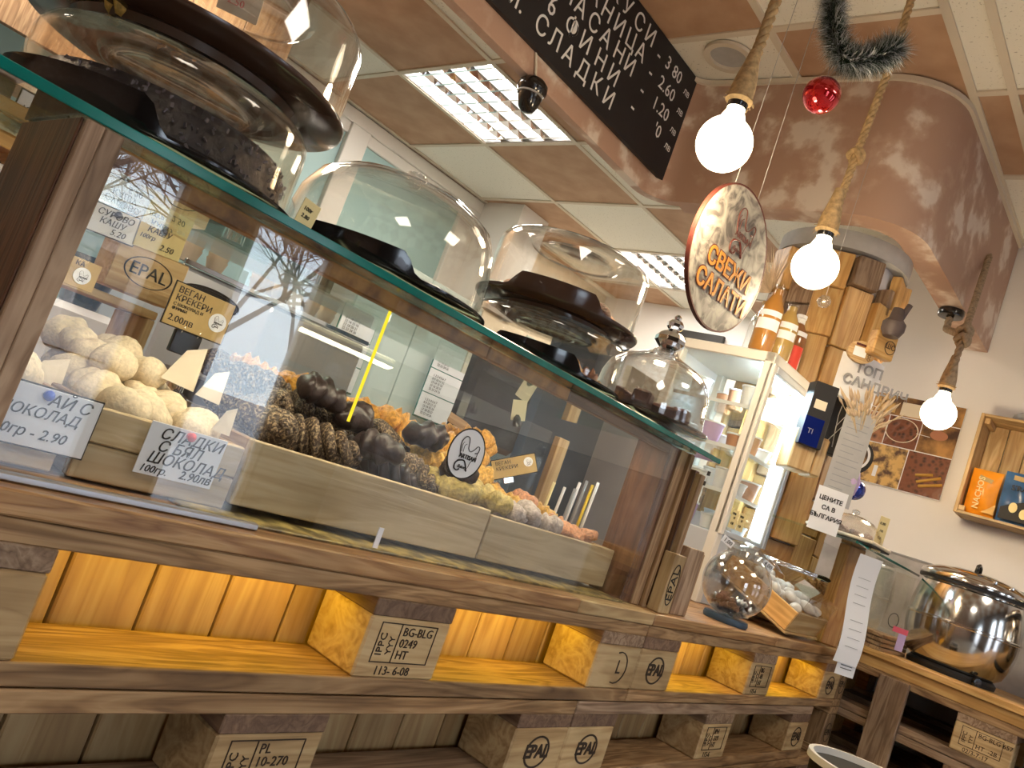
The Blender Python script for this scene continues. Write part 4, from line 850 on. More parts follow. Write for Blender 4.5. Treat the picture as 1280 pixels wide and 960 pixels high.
t = fx('wooden_block', 'wood block with a burnt round stamp at the right edge of the column', 'block', 1110, 433, 2.17, -.5); box('block', (-.045, 0, -.035), (.03, .03, .035), 'honey_wood', t, .004); disc('stamp_ring', .017, .019, .0006, 'burn_ink', t, (.008, -.0004, -.002)); text('ШС', .02, 'burn_ink', t, (.008, -.001, 0), align='CENTER')
t = fx_ball = fx('glass_ball', 'small clear glass ball hanging on the column under the middle bulb', 'ornament', 1030, 377, 2.0); lathe('ball', [(0, -.017), (.01, -.0137), (.0165, -.004), (.0165, .004), (.01, .0137), (0, .017)], 'thick_glass', t, seg=20); tube('string', [(0, 0, .017), (.0, 0, ZS-t.location.z-.0)], .0006, 'plaster_grey', t, seg=4)
t = fx('pampas_bunch', 'feathery dried grass bunch sticking out behind the round sign', 'dried flowers', 985, 372, 2.1); t.location = PB_; tube('stem', [(0, 0, 0), (0, 0, zt+.186-PB_.z)], .003, 'pampas', t, seg=5)
for k in range(170):
    a = R.uniform(-2.1, .2); b = R.uniform(-.5, .5); l = R.uniform(.08, .17); e_ = Vector((math.sin(a)*l, math.sin(b)*l*.5, math.cos(a)*l*.8)); m_ = e_*.55+Vector((0, 0, .012)); tube('grass_blade', [(0, 0, 0), m_, e_], .0006, 'pampas', t, seg=3, rs=[.0011, .001, .0004])
# ================================================================ RIGHT WALL: POSTER, CRATE, BAGS
po = thing('coffee_poster', 'collage poster of coffee photographs on the right wall', 'poster', (EX-.004, .409, .626))
box('backing', (-.004, -.347, 0), (0, .06, .374), 'paper', po, 0)
def pp(y0, y1, z0, z1, m): return box('photo_panel', (-.0055, -y1, z0), (-.0042, -y0, z1), m, po, 0)
pp(-.055, .345, .292, .372, 'coffee_print'); pp(-.055, .085, .168, .288, 'beans_light'); pp(.089, .21, .168, .288, 'beans'); pp(.214, .345, .168, .288, 'coffee_print'); pp(-.055, .19, .003, .164, 'gran_print'); pp(.194, .345, .003, .164, 'beans')
RY = (pi/2, 0, -pi/2)
def pdisc(y, z, r0, r1, m, k=1, dx=.0065): return disc('print_shape', r0, r1, .0004, m, po, (-dx, -y, z), RY, k=k)
pdisc(.0, .09, 0, .075, 'black_matte'); pdisc(-.0, .095, .052, .062, 'paper', dx=.0072); pdisc(0, .095, 0, .05, 'coffee_print', dx=.0071); pdisc(-.012, .095, 0, .03, 'cream', dx=.0074); box('print_shape', (-.0078, -.1, .03), (-.0074, -.085, .075), 'paper', po, 0)
pdisc(.03, .335, .04, .046, 'paper', .6, dx=.0062); box('print_shape', (-.007, -.1, .3), (-.0062, -.03, .368), 'gran_print', po, 0); box('print_shape', (-.007, -.3, .296), (-.0062, -.12, .35), 'cream', po, 0)
pdisc(.01, .24, .03, .036, 'paper'); pdisc(.01, .24, 0, .03, 'ink'); pdisc(.145, .235, .058, .062, 'cream', .8); pdisc(.28, .245, 0, .032, 'brick_red', .6); tube('print_shape', [(-.0065, -.2, .235), (-.0065, -.25, .232)], .0012, 'paper', po)
for a in ((-.25, .05, -.33, .085), (-.26, .035, -.34, .06), (-.24, .075, -.3, .09)): tube('print_shape', [(-.0065, a[0], a[1]), (-.0065, a[2], a[3])], .006, 'bake_gold', po, seg=6)
# open wall crate, opening toward the room
ZB = .585
wc = thing('wall_crate', 'open pine crate mounted on the right wall holding snack bags', 'crate', (1.83, -.62, ZB))
Wd = .60; H_ = .375
box('side_board', (0, Wd-.012, 0), (.145, Wd, H_), 'pine_wood', wc); box('side_board', (0, 0, 0), (.145, .012, H_), 'pine_wood', wc)
for x0, x1 in ((0, .07), (.073, .145)):
    box('bottom_board', (x0, .0125, 0), (x1, Wd-.0125, .01), 'pine_wood', wc); box('top_board', (x0, .0125, H_-.01), (x1, Wd-.0125, H_), 'pine_wood', wc)
for k in range(9): box('back_slat', (.137, .014+k*.064, .0105), (.145, .014+k*.064+.061, H_-.0105), 'pine_wood', wc)
box('corner_block', (.002, Wd-.032, .012), (.02, Wd-.0125, .03), 'pine_wood', wc); box('corner_block', (.02, Wd-.03, H_-.032), (.135, Wd-.0125, H_-.0105), 'pine_wood', wc)
def bag(name, label, y0, z0, w_, h_, mat, extra):
    nx, nz = 12, 16; vs = []; fs = []
    t = thing(name, label, 'snack bag', (1.872, y0, z0), rot=(0, -.05, 0))
    for s in (-1, 1):
        for j in range(nz+1):
            for i in range(nx+1):
                a, b = i/nx, j/nz; th = .024*(max(0, math.sin(pi*a))**.6)*(max(0, math.sin(pi*b))**.55)*(1+.18*math.sin(9*a+5*b)) if 0 < i < nx and 0 < j < nz else .0005
                vs.append((s*th, -a*w_*(1-.05*math.sin(pi*b)), b*h_))
    N = (nx+1)*(nz+1)
    for s in (0, 1):
        for j in range(nz):
            for i in range(nx):
                q = [s*N+j*(nx+1)+i, s*N+j*(nx+1)+i+1, s*N+(j+1)*(nx+1)+i+1, s*N+(j+1)*(nx+1)+i]; fs.append(q if s else q[::-1])
    raw('bag_body', vs, fs, mat, t, smooth=True); extra(t, w_, h_); return t
def ex1(t, w_, h_):
    quadprism('bag_badge', [(-.026, -.03, h_*.86), (-.026, -.075, h_*.8), (-.026, -.07, h_*.72), (-.026, -.03, h_*.76)], .001, 'kraft', t, 'x'); text('NACHOS', .028, 'paper_warm', t, (-.03, -.04, .02), (pi/2, -pi/2, -pi/2), off=.0004); quadprism('bag_window', [(-.027, -.06, .012), (-.027, -.1, .012), (-.024, -.1, .05)], .001, 'bake_gold', t, 'x')
def ex2(t, w_, h_):
    quadprism('bag_badge', [(-.026, -.03, h_*.93), (-.026, -.085, h_*.92), (-.026, -.085, h_*.82), (-.026, -.03, h_*.84)], .001, 'kraft', t, 'x'); text("S'RAWS", .026, 'ink', t, (-.031, -.03, h_*.68), (pi/2, 0, -pi/2), off=.0004)
    quadprism('bag_lower', [(-.0262, -.012, .01), (-.0262, -.14, .01), (-.0275, -.14, .07), (-.0275, -.1, .09), (-.0275, -.05, .07), (-.0262, -.012, .05)], .001, 'ink', t, 'x')
    for y, z in ((-.05, .055), (-.085, .04)): disc('bag_figure', 0, .013, .001, 'paper_warm', t, (-.029, y, z), RY, seg=14, k=1.4)
    disc('bag_figure', 0, .02, .001, 'paper', t, (-.0295, -.105, .1), RY, seg=14)
bag('snack_bag', 'orange crinkled snack bag at the left end of the wall crate', -.04, ZB+.013, .098, .165, 'orange_bag', ex1)
bag('snack_bag', 'blue and black snack bag next to the orange one in the wall crate', -.142, ZB+.013, .125, .18, 'blue_bag', ex2)
# switch / items
t = tag(lathe('blue_bauble', [(.03*math.cos(math.radians(a)), .03*math.sin(math.radians(a))) for a in range(-90, 91, 10)], 'blue_ball', None, at(1068, 612, d=2.3), 24), 'shiny dark blue ball against the wall under the coffee poster', 'ornament')
for p_ in t.data.polygons: p_.use_smooth = True
t = tag(lathe('balloon', [(0, -.05), (.022, -.035), (.028, 0), (.02, .03), (0, .04)], 'lilac', None, at(1062, 601, d=2.22), 20), 'pale lilac balloon tucked behind the rules sheet', 'balloon')
# ================================================================ LAMPS ON ROPES
def twist_rope(name, pts, r, mat, parent):
    P = [Vector(p) for p in pts]; sm = []
    for i in range(len(P)-1):
        n = max(2, int((P[i+1]-P[i]).length/.006))
        for k in range(n): sm.append(P[i].lerp(P[i+1], k/n))
    sm.append(P[-1]); L_ = 0; out = None
    for s in range(3):
        q = []; L_ = 0
        for i, p in enumerate(sm):
            t_ = (sm[min(i+1, len(sm)-1)]-sm[max(0, i-1)]).normalized(); a = t_.orthogonal().normalized() if i == 0 else (a0-t_*a0.dot(t_)).normalized(); a0 = a; b = t_.cross(a)
            if i: L_ += (p-sm[i-1]).length
            th = L_/(.055)*2*pi+s*2*pi/3; q.append(p+(a*math.cos(th)+b*math.sin(th))*r*.52)
        tube(name, q, r*.56, mat, parent, seg=6)
def knot(parent, c, r, mat):
    for s, (ax, ay) in enumerate(((0, .5), (1.1, -.4))):
        e_ = Euler((ax, ay, s*1.0)).to_matrix(); tube('rope_knot', [Vector(c)+e_ @ Vector((r*1.7*math.cos(a), r*1.7*math.sin(a), r*.5*math.sin(2*a))) for a in [2*pi*k/18 for k in range(18)]], r*.75, mat, parent, seg=8, closed=True)
def bulb_lamp(loc, top, label, knots=(), r=.0525, mat='rope', power=6, rr=.011, mid=()):
    t = thing('rope_lamp', label, 'lamp', loc); loc = Vector(loc)
    prof = [(0, -r)]+[(r*math.cos(a), r*math.sin(a)) for a in [math.radians(-80+k*10) for k in range(15)]]+[(.021, r+.006), (.0175, r+.014), (.017, r+.024)]
    lathe('bulb', prof, 'bulb_glow', t, seg=36)
    lathe('socket', [(.0175, r+.02), (.019, r+.022), (.019, r+.045), (0, r+.045)], 'black_plastic', t, seg=20)
    lathe('socket_collar', [(.0195, r+.03), (.026, r+.036), (.024, r+.043), (.0195, r+.04)], 'rope', t, seg=20)
    for k in range(26):
        a = R.uniform(0, 2*pi); tube('fray', [(.016*math.cos(a), .016*math.sin(a), r+.048), (.03*math.cos(a), .03*math.sin(a), r+.04+R.uniform(-.012, .008))], .0009, 'rope', t, seg=3)
    lathe('rope_cuff', [(.024, r+.04), (.0235, r+.06), (.02, r+.085), (.014, r+.115), (.011, r+.14)], mat, t, seg=16)
    pts = [Vector((0, 0, r+.12))]+[Vector(m)-loc for m in mid]+[Vector(top)-loc]
    twist_rope('rope_strand', pts, rr, mat, t)
    for c in knots: knot(t, Vector(c)-loc, rr, mat)
    l = bpy.data.lights.new('bulb_light', 'POINT'); l.energy = power; l.color = (1, .78, .5); l.shadow_soft_size = .05
    o = bpy.data.objects.new('bulb_light', l); C.objects.link(o); o.location = loc-Vector((0, 0, r+.06)) 
    return t
B1 = (-.168, .078, .883); B2 = (.308, .054, .849); B3 = (1.402, .03, .824)
bulb_lamp(B1, (-.15, .085, ZC-.001), 'glowing globe bulb on a thick rope, left one beside the chalkboard', mid=[(-.166, .078, 1.0), (-.16, .078, 1.19)])
bulb_lamp(B2, (.37, .06, ZC-.001), 'glowing globe bulb on a knotted rope in front of the wooden column', knots=[at(1070, 195, y=.056)], mid=[at(1043, 270, y=.054), at(1070, 195, y=.056), at(1112, 85, y=.056)], rr=.0095)
K3 = at(1203, 425, d=2.5); R3 = at(1237, 322, d=2.6)
bulb_lamp(at(1173, 517, d=2.5), at(1237, 320, y=.047), 'glowing globe bulb hanging by the coffee poster at right', knots=[K3, K3+Vector((0, 0, .03))], mat='rope_grey', mid=[at(1185, 478, d=2.5), K3], r=.0515)
ro = at(1190, 388, z=ZS-.002)
t = thing('ceiling_rose', 'round black ceiling rose with a looped rope under the soffit', 'lamp fitting', ro)
lathe('rose', [(0, 0), (.04, 0), (.043, -.012), (.04, -.024), (0, -.026)], 'black_plastic', t); kk = at(1200, 425, d=2.52)-ro
twist_rope('rope_strand', [(0, 0, -.026), Vector((0, 0, -.07)), kk*.8, kk], .012, 'rope_grey', t)
# ================================================================ ROUND HANGING SIGN
sg = thing('hanging_sign', 'round hanging board advertising fresh salads over a leafy picture', 'sign', (.008, .1, .728), rot=(0, -.02, -.03))
SR = .146
lathe('board', [(0, 0), (SR, 0), (SR, .008), (0, .008)], 'salad_print', sg, (0, .0, 0), 56, False, (pi/2, 0, 0)); disc('board_edge', SR, SR+.0035, .009, 'maroon', sg, (0, 0.0005, 0), seg=56)
text('СВЕЖИ', .05, 'maroon', sg, (-.082, -.009, -.022), off=.0035, th=.0002); text('СВЕЖИ', .05, 'gold_text', sg, (-.082, -.0096, -.022), off=.001)
text('САЛАТИ', .05, 'maroon', sg, (-.098, -.009, -.072), off=.0035, th=.0002); text('САЛАТИ', .05, 'gold_text', sg, (-.098, -.0096, -.072), off=.001)
hat_logo(sg, (.012, -.0098, .058), .068, ink='maroon')
tube('string', [(-.05, .003, .13), (-.04, .0, ZC-.73)], .0007, 'plaster_grey', sg, seg=4)
tube('string', [(.05, .003, .13), (.04, .0, ZC-.73)], .0007, 'plaster_grey', sg, seg=4)
# ================================================================ CHRISTMAS BITS
t = thing('red_bauble', 'shiny red glass bauble hanging from the tinsel', 'ornament', at(1027, 119, d=1.6)); lathe('ball', [(0, -.037)]+[(.037*math.cos(math.radians(a)), .037*math.sin(math.radians(a))) for a in range(-80, 90, 10)]+[(0, .037)], 'red_glass', t, seg=32); lathe('cap', [(0, .04), (.007, .04), (.007, .035)], 'chrome', t, seg=12); tube('string', [(0, 0, .04), (.012, .02, .14)], .0006, 'plaster_grey', t, seg=4)
gp = [at(*p, d=1.6) for p in ((1046, -60), (1043, -20), (1042, 0), (1041, 25), (1044, 50), (1052, 70), (1068, 78), (1090, 74), (1108, 66), (1122, 60))]
gl = thing('tinsel_garland', 'green and white tinsel garland looping down from the ceiling', 'garland', gp[4]); 
bm = bmesh.new(); bm2 = bmesh.new()
for i in range(len(gp)-1):
    for k in range(1500):
        p0 = gp[i].lerp(gp[i+1], R.random()); d_ = Vector((R.gauss(0, 1), R.gauss(0, 1), R.gauss(0, 1))).normalized(); l_ = R.uniform(.03, .05); s_ = d_.orthogonal().normalized()*.0013
        b_ = bm2 if R.random() < .36 else bm; q = p0-gp[4]
        if b_ is bm2: q = q + d_*l_*.45; l_ *= .62
        vs = [b_.verts.new(q+s_), b_.verts.new(q-s_), b_.verts.new(q+d_*l_)]; b_.faces.new(vs)
for b_, m_, n_ in ((bm, 'tinsel_green', 'tinsel_needles'), (bm2, 'tinsel_white', 'tinsel_tips')):
    me = bpy.data.meshes.new(n_); b_.to_mesh(me); b_.free(); o = link(n_, me, m_, gl); o['kind'] = 'stuff'
# ================================================================ SECOND SMALL CASE, POST AND DOME BY THE CORNER
pb = at(1033, 806, z=.023)
D2 = (pb-CAM).dot(FWD)
t = thing('wooden_post', 'upright orange-brown wooden post carrying the small glass shelf', 'post', (pb.x, pb.y, .0235), -.55)
H2 = .29
box('post_board', (-.03, -.01, 0), (.03, .035, H2), 'amber_wood', t, .003)
gs = thing('glass_shelf', 'small glass shelf with blue-green edge above the paper strip', 'shelf', (pb.x-.08, pb.y-.05, .0235+H2))
box('shelf_pane', (-.1, 0, .0005), (.62, .24, .007), 'shelf_glass', gs, 0); lab(box('shelf_edge', (-.1, -.003, .0003), (.62, -.0003, .0073), 'teal_edge', gs, .0005), 'blue-green polished edge')
box('end_pane', (.6, .0, -.26), (.604, .24, .0), 'glass', gs, 0); box('front_pane', (.16, .012, -.26), (.6, .015, -.001), 'glass', gs, 0)
t = thing('domed_tray', 'shallow clear dome over biscuits on a square white and black tray', 'cake dome', (pb.x-.045, pb.y+.015, .0235+H2+.0085))
box('tray', (-.095, -.095, .005), (.095, .095, .014), 'cream', t, .004); box('tray_base', (-.092, -.092, 0), (.092, .092, .0048), 'black_matte', t)
lathe('dome', shell([(.09, 0), (.088, .008), (.078, .032), (.056, .05), (.03, .059), (0, .06)], .002), 'acrylic', t, (0, 0, .0145), 40); lathe('knob', [(.004, 0), (.011, .006), (.011, .014), (0, .018)], 'thick_glass', t, (0, 0, .075), 14)
for k in range(14):
    a = R.uniform(0, 6.28); r = R.uniform(.0, .07); bake(PLUMP[k % 3], 'bake_grey', (pb.x-.045+r*math.cos(a), pb.y+.015+r*math.sin(a), .0235+H2+.033), .014, (0, 0, a), 'biscuit', 'small grey-brown biscuit under the shallow dome', 'biscuit', 'biscuits under the shallow dome')
c_ = card('price_tag', 'yellow handwritten tag standing at the right of the shallow dome', at(1101, 668, d=D2-.03), .032, .1, 'lime_line', [('0.80', -.013, .03, .011), ('лв', -.008, .01, .011), ('бр.', -.008, -.01, .011)], yaw=-.6)
c_.children[0].data = c_.children[0].data.copy(); c_.children[0].data.materials.clear(); c_.children[0].data.materials.append(MT['paper_warm'])
# long printed strip hanging in front of the post
t = thing('paper_strip', 'long narrow printed paper strip hanging from the small glass shelf', 'notice', at(1072, 765, d=D2-.14), rot=(0, 0, -.6))
vs = []; n = 14
for j in range(n+1):
    z = .15-.29*j/n; y = .012*math.sin(j/n*5); xo = .012*math.sin(j/n*3-.6)-.01*(j/n)
    vs += [(-.038+xo, y, z), (.038+xo, y, z)]
raw('sheet', vs, [(2*i, 2*i+1, 2*i+3, 2*i+2) for i in range(n)], 'paper', t, smooth=True)
for k in range(9):
    if k in (4,): continue
    j = 3+k*1.1; z = .15-.29*j/n; y = .012*math.sin(j/n*5)-.0018; xo = .012*math.sin(j/n*3-.6)-.01*(j/n); box('text_line', (-.02+xo, y-.0006, z), (.02+xo, y, z+.0012), 'shade_grey', t, 0)
t = thing('paper_strip', 'short printed label hanging below the long strip at the counter edge', 'notice', at(1058, 833, d=D2-.16), rot=(0, 0, -.6)); box('sheet', (-.03, 0, -.026), (.03, .001, .03), 'paper', t, 0)
for z in (.008, .0, -.008): box('text_line', (-.018, -.0008, z), (.018, 0, z+.0016), 'ink', t, 0)
# candy jar lying on a stand
jc = at(922, 722, d=1.86); jc = Vector((jc.x-.01, .055, 0))
t = thing('candy_jar', 'fishbowl jar of wrapped sweets on a dark stand beside the case', 'jar', (jc.x, jc.y, .0235))
lathe('stand', [(0, 0), (.05, 0), (.052, .006), (.05, .014), (0, .014)], 'navy', t, seg=36)
rj = .078; cz = rj+.012
lathe('jar_body', [(.0, cz-rj)]+[(rj*math.cos(math.radians(a)), cz+rj*math.sin(math.radians(a))) for a in range(-80, 62, 8)]+[(.044, cz+rj*.9), (.048, cz+rj*.95), (.045, cz+rj*.97)]+[((rj-.003)*math.cos(math.radians(a)), cz+(rj-.003)*math.sin(math.radians(a))) for a in range(60, -88, -8)]+[(0, cz-rj+.003)], 'thick_glass', t, seg=48)
c2 = lathe('jar_lid', [(0, 0), (.05, 0), (.052, .008), (.03, .018), (0, .02)], 'glass', t, (0, 0, cz+rj*.97), 36)
for k in range(16):
    a = R.uniform(0, 6.28); r = R.uniform(0, .042); o = bake(ROLL[k % 3], R.choice(['choc', 'maroon', 'dark_steel', 'steel_brushed']), (jc.x+r*math.cos(a), jc.y+r*math.sin(a), .0235+.032+.022*R.random()), .015, (R.random(), R.random(), a), 'wrapped_sweet', 'shiny dark wrapped sweet lying in the fishbowl jar', 'sweet', 'sweets in the jar')
for k, (u, v, d) in enumerate(((910, 677, 1.79), (960, 707, 1.83))):
    c_ = card('price_tag', ['small 1.00 tag on top of the candy jar', 'small 4.00 tag on the lid of the tilted wood tray'][k], at(u, v, d=d), .03, .016, 'paper', [('1,00' if k == 0 else '4,00', -.011, 0, .013)], yaw=-.7, roll=.35)
# tilted wooden tray of white sweets with an acrylic lid
pa_ = at(984, 790, z=.024); 
TO = Vector((.722, .024, .0385)); TT = math.radians(21.4); TW_, TL = .245, .226
def tl(x, y, z): return TO+Vector((x, y*math.cos(TT)-z*math.sin(TT), y*math.sin(TT)+z*math.cos(TT)))
t = thing('wooden_tray', 'yellow wood tray of white sweets tilted down to the counter edge beside the jar', 'tray', TO, rot=(TT, 0, 0))
box('side_board', (0, 0, 0), (.01, TL, .056), 'honey_wood', t); box('side_board', (TW_-.01, 0, 0), (TW_, TL, .056), 'honey_wood', t)
box('end_board', (.0105, 0, 0), (TW_-.0105, .01, .056), 'pine_wood', t); box('end_board', (.0105, TL-.01, 0), (TW_-.0105, TL, .056), 'honey_wood', t)
box('bottom', (-.004, -.006, -.006), (TW_+.004, TL, -.0005), 'pine_wood', t)
for x_ in (.03, TW_-.05): box('tray_foot', (x_, TL-.05, -.075), (x_+.02, TL-.03, -.0065), 'pine_wood', t); box('tray_foot', (x_, .0, -.0125), (x_+.02, .02, -.0065), 'pine_wood', t)
for a_, b_ in (((.012, .0, .0565), (.015, TL, .1)), ((TW_-.015, .0, .0565), (TW_-.012, TL, .1)), ((.012, .0, .1005), (TW_-.012, TL, .103)), ((.0155, 0, .0565), (TW_-.0155, .003, .1))): box('clear_lid', a_, b_, 'acrylic', t, 0)
for k in range(34):
    bake(PLUMP[k % 3], 'white', tl(.025+R.random()*(TW_-.05), .02+R.random()*.15, .045+.02*R.random()), .018, (R.random(), 0, R.random()*3), 'white_sweet', 'white puffy sweet in the tilted yellow wood tray', 'sweet', 'white sweets in the wood tray')
t = thing('tongs', 'steel tongs lying across the clear lid of the tilted tray', 'tongs', tl(.1, .15, .108), rot=(TT, 0, -1.25)); tube('arm', [(-.07, 0, .004), (0, -.006, .002), (.1, -.004, 0)], .004, 'chrome', t); tube('arm', [(-.07, 0, .004), (0, .012, .002), (.1, .008, 0)], .004, 'chrome', t); lathe('tong_tip', [(0, -.003), (.02, 0), (.0, .003)], 'chrome', t, (.115, 0, .001), 20)
for k in range(9):
    o = bake(ROLL[k % 3], 'bake_bread', at(1012+R.uniform(-6, 16), 735+R.uniform(-12, 10), d=D2+.12), .035, (R.random(), R.random(), R.random()*3), 'rusk', 'rough brown rusk heaped behind the wooden post', 'rusk', 'rusks behind the post')
t = thing('rusk_basket', 'brown basket under the rusks behind the wooden post', 'basket', (pb.x+.02, pb.y+.17, .0235)); box('basket_body', (-.07, -.05, 0), (.09, .05, .08), 'brown_plank', t)
# cups in clear box, ribbon
t = thing('clear_box', 'clear box with pink ribbon and oval stamp beside the kettle', 'box', at(1125, 792, d=2.38), rot=(0, 0, -.9)); box('box_wall', (-.06, 0, 0), (.06, .002, .17), 'acrylic', t, 0); box('ribbon', (-.005, -.004, -.05), (.018, -.002, .0), 'lilac', t, 0); box('ribbon', (-.025, -.004, 0), (.02, -.002, .016), 'pink', t, 0); disc('stamp_ring', .014, .0155, .0006, 'ink', t, (-.03, -.002, .03), k=1.4)
t = thing('wooden_tray', 'stack of brown wooden trays between the paper strip and the kettle', 'tray', (1.30, -.06, .053), -.1)
for k in range(4): box('slat', (-.02, .0, k*.013), (.2, .16, k*.013+.011), 'brown_plank', t)
# ================================================================ SOUP KETTLES
def kettle(loc, label, s=1):
    t = thing('soup_kettle', label, 'kettle', loc); 
    lathe('base', [(0, 0), (.118, 0), (.12, .012), (.112, .02), (0, .02)], 'black_matte', t, seg=48)
    lathe('body', [(.105, .018), (.128, .035), (.143, .07), (.15, .11), (.1515, .14), (.154, .142), (.154, .147), (.1515, .149), (.148, .19), (.139, .235), (.133, .25), (.14, .254), (0, .254)], 'steel', t, seg=72)
    lathe('rim', [(.134, .252), (.146, .255), (.147, .262), (.134, .264)], 'black_matte', t, seg=64)
    ld = lathe('lid', [(.147, .264), (.148, .270), (.142, .282), (.11, .298), (.06, .308), (0, .311)], 'steel', t, seg=64)
    tube('lid_handle', [(-.03, 0, .308), (-.025, 0, .328), (0, 0, .334), (.025, 0, .328), (.03, 0, .308)], .005, 'black_plastic', ld)
    for a in (-2.2, -2.6): lathe('rivet', [(0, 0), (.006, 0), (.006, .006), (0, .008)], 'chrome', ld, (.13*math.cos(a), .13*math.sin(a), .288), 12)
    t.scale = (1.05, 1.05, 1.05)
    kb = lathe('dial', [(0, 0), (.012, 0), (.011, .012), (0, .013)], 'black_plastic', t, (-.09, -.082, .012), 16, rot=(pi/2, 0, -.8))
    return t
kettle((1.545, -.2, .053), 'round steel soup kettle with a domed lid on the side counter')
kettle((1.60, -.565, .053), 'second steel soup kettle cut off by the right edge of the photo')
t = thing('vent_cover', 'small grey dome on top of the wall crate', 'cover', (1.91, -.15, ZB+H_+.0005)); lathe('dome', [(.05, 0), (.045, .03), (.02, .045), (0, .046)], 'shade_grey', t)
# ================================================================ BEHIND THE CASE
bk = thing('back_counter', 'long dark back counter under the coffee machine', 'counter', (-2.2, 1.57, ZF)); box('worktop', (0, 0, .88), (2.9, .62, .92), 'dark_wood', bk); box('carcass', (.01, .02, 0), (2.89, .6, .8795), 'fridge_grey', bk)
em = thing('espresso_machine', 'steel espresso machine with an oval button panel behind the case', 'coffee machine', (-.335, 1.6, -.0795))
box('machine_body', (0, 0, .2), (.72, .45, .50), 'pale_steel', em, .01); box('drip_tray', (0, -.06, .02), (.72, .45, .06), 'steel', em, .005); box('machine_leg', (.02, .3, 0), (.7, .45, .2), 'dark_steel', em)
box('top_rail', (0, -.01, .505), (.72, .004, .52), 'chrome', em); box('warmer', (0, 0, .501), (.72, .44, .504), 'steel', em)
lathe('button_panel', [(0, 0), (.095, 0), (.1, .003), (.1, .006), (0, .006)], 'black_matte', em, (.115, -.0005, .435), 40, rot=(pi/2, 0, 0), scale=(1, .33, 1)); lathe('button_panel', [(0, 0), (.09, 0), (.09, .003)], 'steel_brushed', em, (.115, -.006, .435), 40, rot=(pi/2, 0, 0), scale=(1, .28, 1))
for k in range(5): disc('button', .0, .011, .003, 'white', em, (.055+k*.03, -.0095, .435), seg=14); 
disc('gauge', .0, .018, .006, 'black_matte', em, (.0, -.001, .44)); disc('gauge_face', 0, .013, .007, 'white', em, (.0, -.002, .44))
for x in (.12, .42): lathe('group_head', [(0, 0), (.035, 0), (.035, .05), (0, .05)], 'chrome', em, (x, .02, .14), 24); tube('portafilter', [(x, -.02, .14), (x, -.14, .12)], .012, 'black_plastic', em)
g = thing('coffee_grinder', 'white coffee grinder with round black window left of the machine', 'grinder', (-.60, 1.62, -.0795)); box('grinder_body', (0, 0, 0), (.17, .2, .28), 'white', g, .02); disc('round_window', 0, .04, .006, 'black_matte', g, (.085, 0, .18)); disc('window_ring', .04, .05, .01, 'chrome', g, (.085, 0, .18)); lathe('hopper', [(.0, 0), (.05, 0), (.08, .14), (0, .14)], 'smoke_glass', g, (.085, .1, .2801), 24)
for k, (x, y, n) in enumerate(((.05, .1, 3), (.14, .1, 4), (.30, .1, 2), (.40, .12, 9), (.51, .1, 10), (.61, .14, 6), (.45, .3, 7))):
    for j in range(n):
        o = thing('coffee_cup', 'white cup stacked on top of the coffee machine', 'cup', (-.335+x, 1.6+y, -.0795+.521+j*.018), 0, 'cups on the coffee machine')
        lathe('cup_body', [(0, 0), (.022, 0), (.034, .045), (.032, .045), (.02, .003), (0, .003)], 'cream', o, seg=14)
def calendar(loc, label, w_=.24, h_=.42, n=3):
    t = thing('wall_calendar', label, 'calendar', loc)
    for k in range(n):
        hh = h_/n; z = h_-hh*(k+1); box('month_sheet', (0, -.004-.001*k, z), (w_, 0, z+hh-.006), 'paper', t, 0)
        for i in range(5):
            text(['1 2 3 4 5 6 7', '8 9 10 11 12', '13 14 15 16', '17 18 20 21', '22 23 24 26'][i], .019, 'ink', t, (w_*.1, -.0055-.001*k, z+hh*.72-i*hh*.14), name='dates')
    box('calendar_back', (-.006, 0.0005, -.01), (w_+.006, .003, h_+.02), 'teal_edge', t, 0); return t
ca = at(585, 535, y=2.6); calendar((1.60, 2.59, .30), 'three-month wall calendar beside the black monitor', .33, .42)
calendar((.93, 2.59, .28), 'three-month calendar at the left edge of the pale cabinet', .22, .40)
mo = thing('cash_register', 'black rounded back of a till screen behind the orange croissants', 'monitor', (.175, .70, .0235), rot=(0, 0, 0))
box('screen_back', (-.125, 0, .19), (.125, .05, .41), 'black_plastic', mo, .03); box('stand', (-.03, .0, 0), (.03, .1, .2), 'black_matte', mo, .01); box('stand_base', (-.06, -.04, 0), (.12, .14, .012), 'black_matte', mo)
t = thing('menu_holder', 'clear box of white and yellow sticks behind the brown biscuits', 'holder', tuple(at(722, 638, y=.52)-Vector((0, 0, .05)))); box('holder_box', (-.05, 0, 0), (.09, .04, .05), 'acrylic', t, 0)
t.location.z = .0235
for a, b in (((-.05, 0, .0), (.09, .04, .004)),): pass
for k, (u, v) in enumerate(((690, 612), (703, 618), (722, 612), (731, 610), (738, 615), (745, 612), (716, 620))):
    o = at(u, v, y=.54); s_ = tag(tube('stick', [Vector((o.x-.012, o.y, .029)), o+Vector((0, 0, .02))], .0045, ['paper_warm', 'white', 'white', 'shade_grey', 'lime_line', 'white', 'shade_grey'][k], seg=6), 'paper covered stick standing in the clear box', 'stick', 'sticks in the clear box')
t = tag(box('wooden_board', (at(697, 590, y=.62).x-.04, .62, .0235), tuple(at(697, 560, y=.62)+Vector((.045, .02, .03))), 'pine_wood'), 'pale wooden board standing behind the price sign', 'board')
t = tag(box('pos_panel', (.62, .95, .0), (1.0, .99, .75), 'navy'), 'dark blue cabinet side behind the black monitor', 'cabinet'); t.location.z -= .0
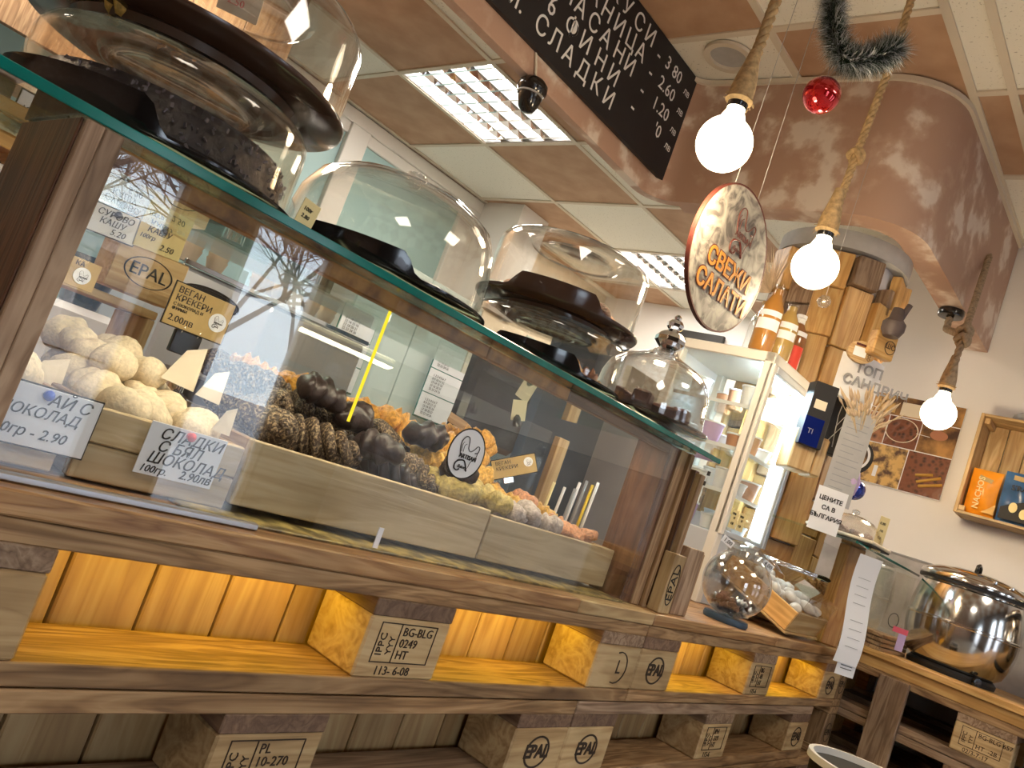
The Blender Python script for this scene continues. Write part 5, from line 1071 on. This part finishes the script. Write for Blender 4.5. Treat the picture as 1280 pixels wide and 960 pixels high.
t = thing('steel_fridge', 'grey steel fridge with a bluish door edge seen through the case', 'fridge', (1.05, 1.15, ZF)); box('fridge_body', (0, 0, 0), (.6, .6, 1.62), 'slate', t, .01); box('door', (-.0, -.03, .05), (.6, -.002, 1.6), 'shade_grey', t, .01); box('door_edge', (.56, -.04, .05), (.58, -.031, 1.6), 'blue', t, .002)
dd = thing('white_door', 'cream panelled door behind the glass cloche', 'door', (2.0, 1.6, ZF)); box('door_leaf', (0, 0, 0), (.8, .04, 1.9), 'cream', dd, .003)
for z in (.15, .7, 1.25): box('door_panel', (.1, -.006, z), (.7, -.0005, z+.5), 'frame_white', dd, .004)
t = thing('wall_picture', 'black framed strip on the far white wall above the fridge', 'picture', at(873, 422, x=3.38)); box('strip', (-.03, -.2, -.03), (0, .2, .03), 'black_matte', t, 0)
# ================================================================ OUTSIDE THE SHOP WINDOWS
og = struct(box('ground', (-30, -40, ZF-.1), (30, -3.62, ZF-.05), 'facade', None, 0))
t = thing('building', 'reddish grey building across the street', 'building', (-8, -30, ZF)); box('facade_wall', (0, 0, 0), (22, 2, 5), 'facade', t, 0)
for k in range(8): box('window', (1+k*2.6, 2, 1.5), (2.4+k*2.6, 2.02, 3.6), 'navy', t, 0)
def tree(x, y, s, seed):
    rr = random.Random(seed); t = thing('bare_tree', 'bare winter tree in the street, seen mirrored in the case glass', 'tree', (x, y, ZF), 0, 'bare street trees'); segs = []
    def grow(p, d, l, r, n):
        q = p+d*l; segs.append((p, q, r, r*.7))
        if n == 0: return
        for _ in range(3 if n > 1 else 2):
            nd = (d+Vector((rr.gauss(0, .5), rr.gauss(0, .5), rr.gauss(.12, .3)))).normalized(); grow(q, nd, l*rr.uniform(.62, .85), r*.62, n-1)
    grow(Vector((0, 0, 0)), Vector((0, 0, 1)), 1.5*s, .09*s, 6)
    vs, fs = [], []
    for a, b, r0, r1 in segs:
        d = (b-a).normalized(); u_ = d.orthogonal().normalized(); v_ = d.cross(u_); n0 = len(vs)
        for p, r in ((a, r0), (b, r1)):
            for k in range(3): vs.append(p+(u_*math.cos(2.094*k)+v_*math.sin(2.094*k))*r)
        for k in range(3): fs.append((n0+k, n0+(k+1) % 3, n0+3+(k+1) % 3, n0+3+k))
    raw('branches', vs, fs, 'branch', t)
for k, (x, y) in enumerate(((1.2, -9), (4.5, -10.5), (-1.0, -8), (7.5, -13), (2.8, -14))): tree(x, y, 1.05, k)

# lettering becomes plain mesh so that every piece is a real object
bpy.context.view_layer.update(); dg = bpy.context.evaluated_depsgraph_get(); cache = {}
for o in [x for x in S.objects if x.type == 'FONT']:
    c_ = o.data; key = (c_.body, round(c_.size, 5), c_.materials[0].name, round(c_.offset, 6), round(c_.shear, 3), c_.align_x, round(c_.extrude, 6))
    if key not in cache: cache[key] = bpy.data.meshes.new_from_object(o.evaluated_get(dg))
    m = bpy.data.objects.new('tmp', cache[key]); nm_ = o.name.split('.')[0]; m.parent = o.parent; m.location = o.location.copy(); m.rotation_euler = o.rotation_euler.copy(); C.objects.link(m)
    bpy.data.objects.remove(o); m.name = nm_
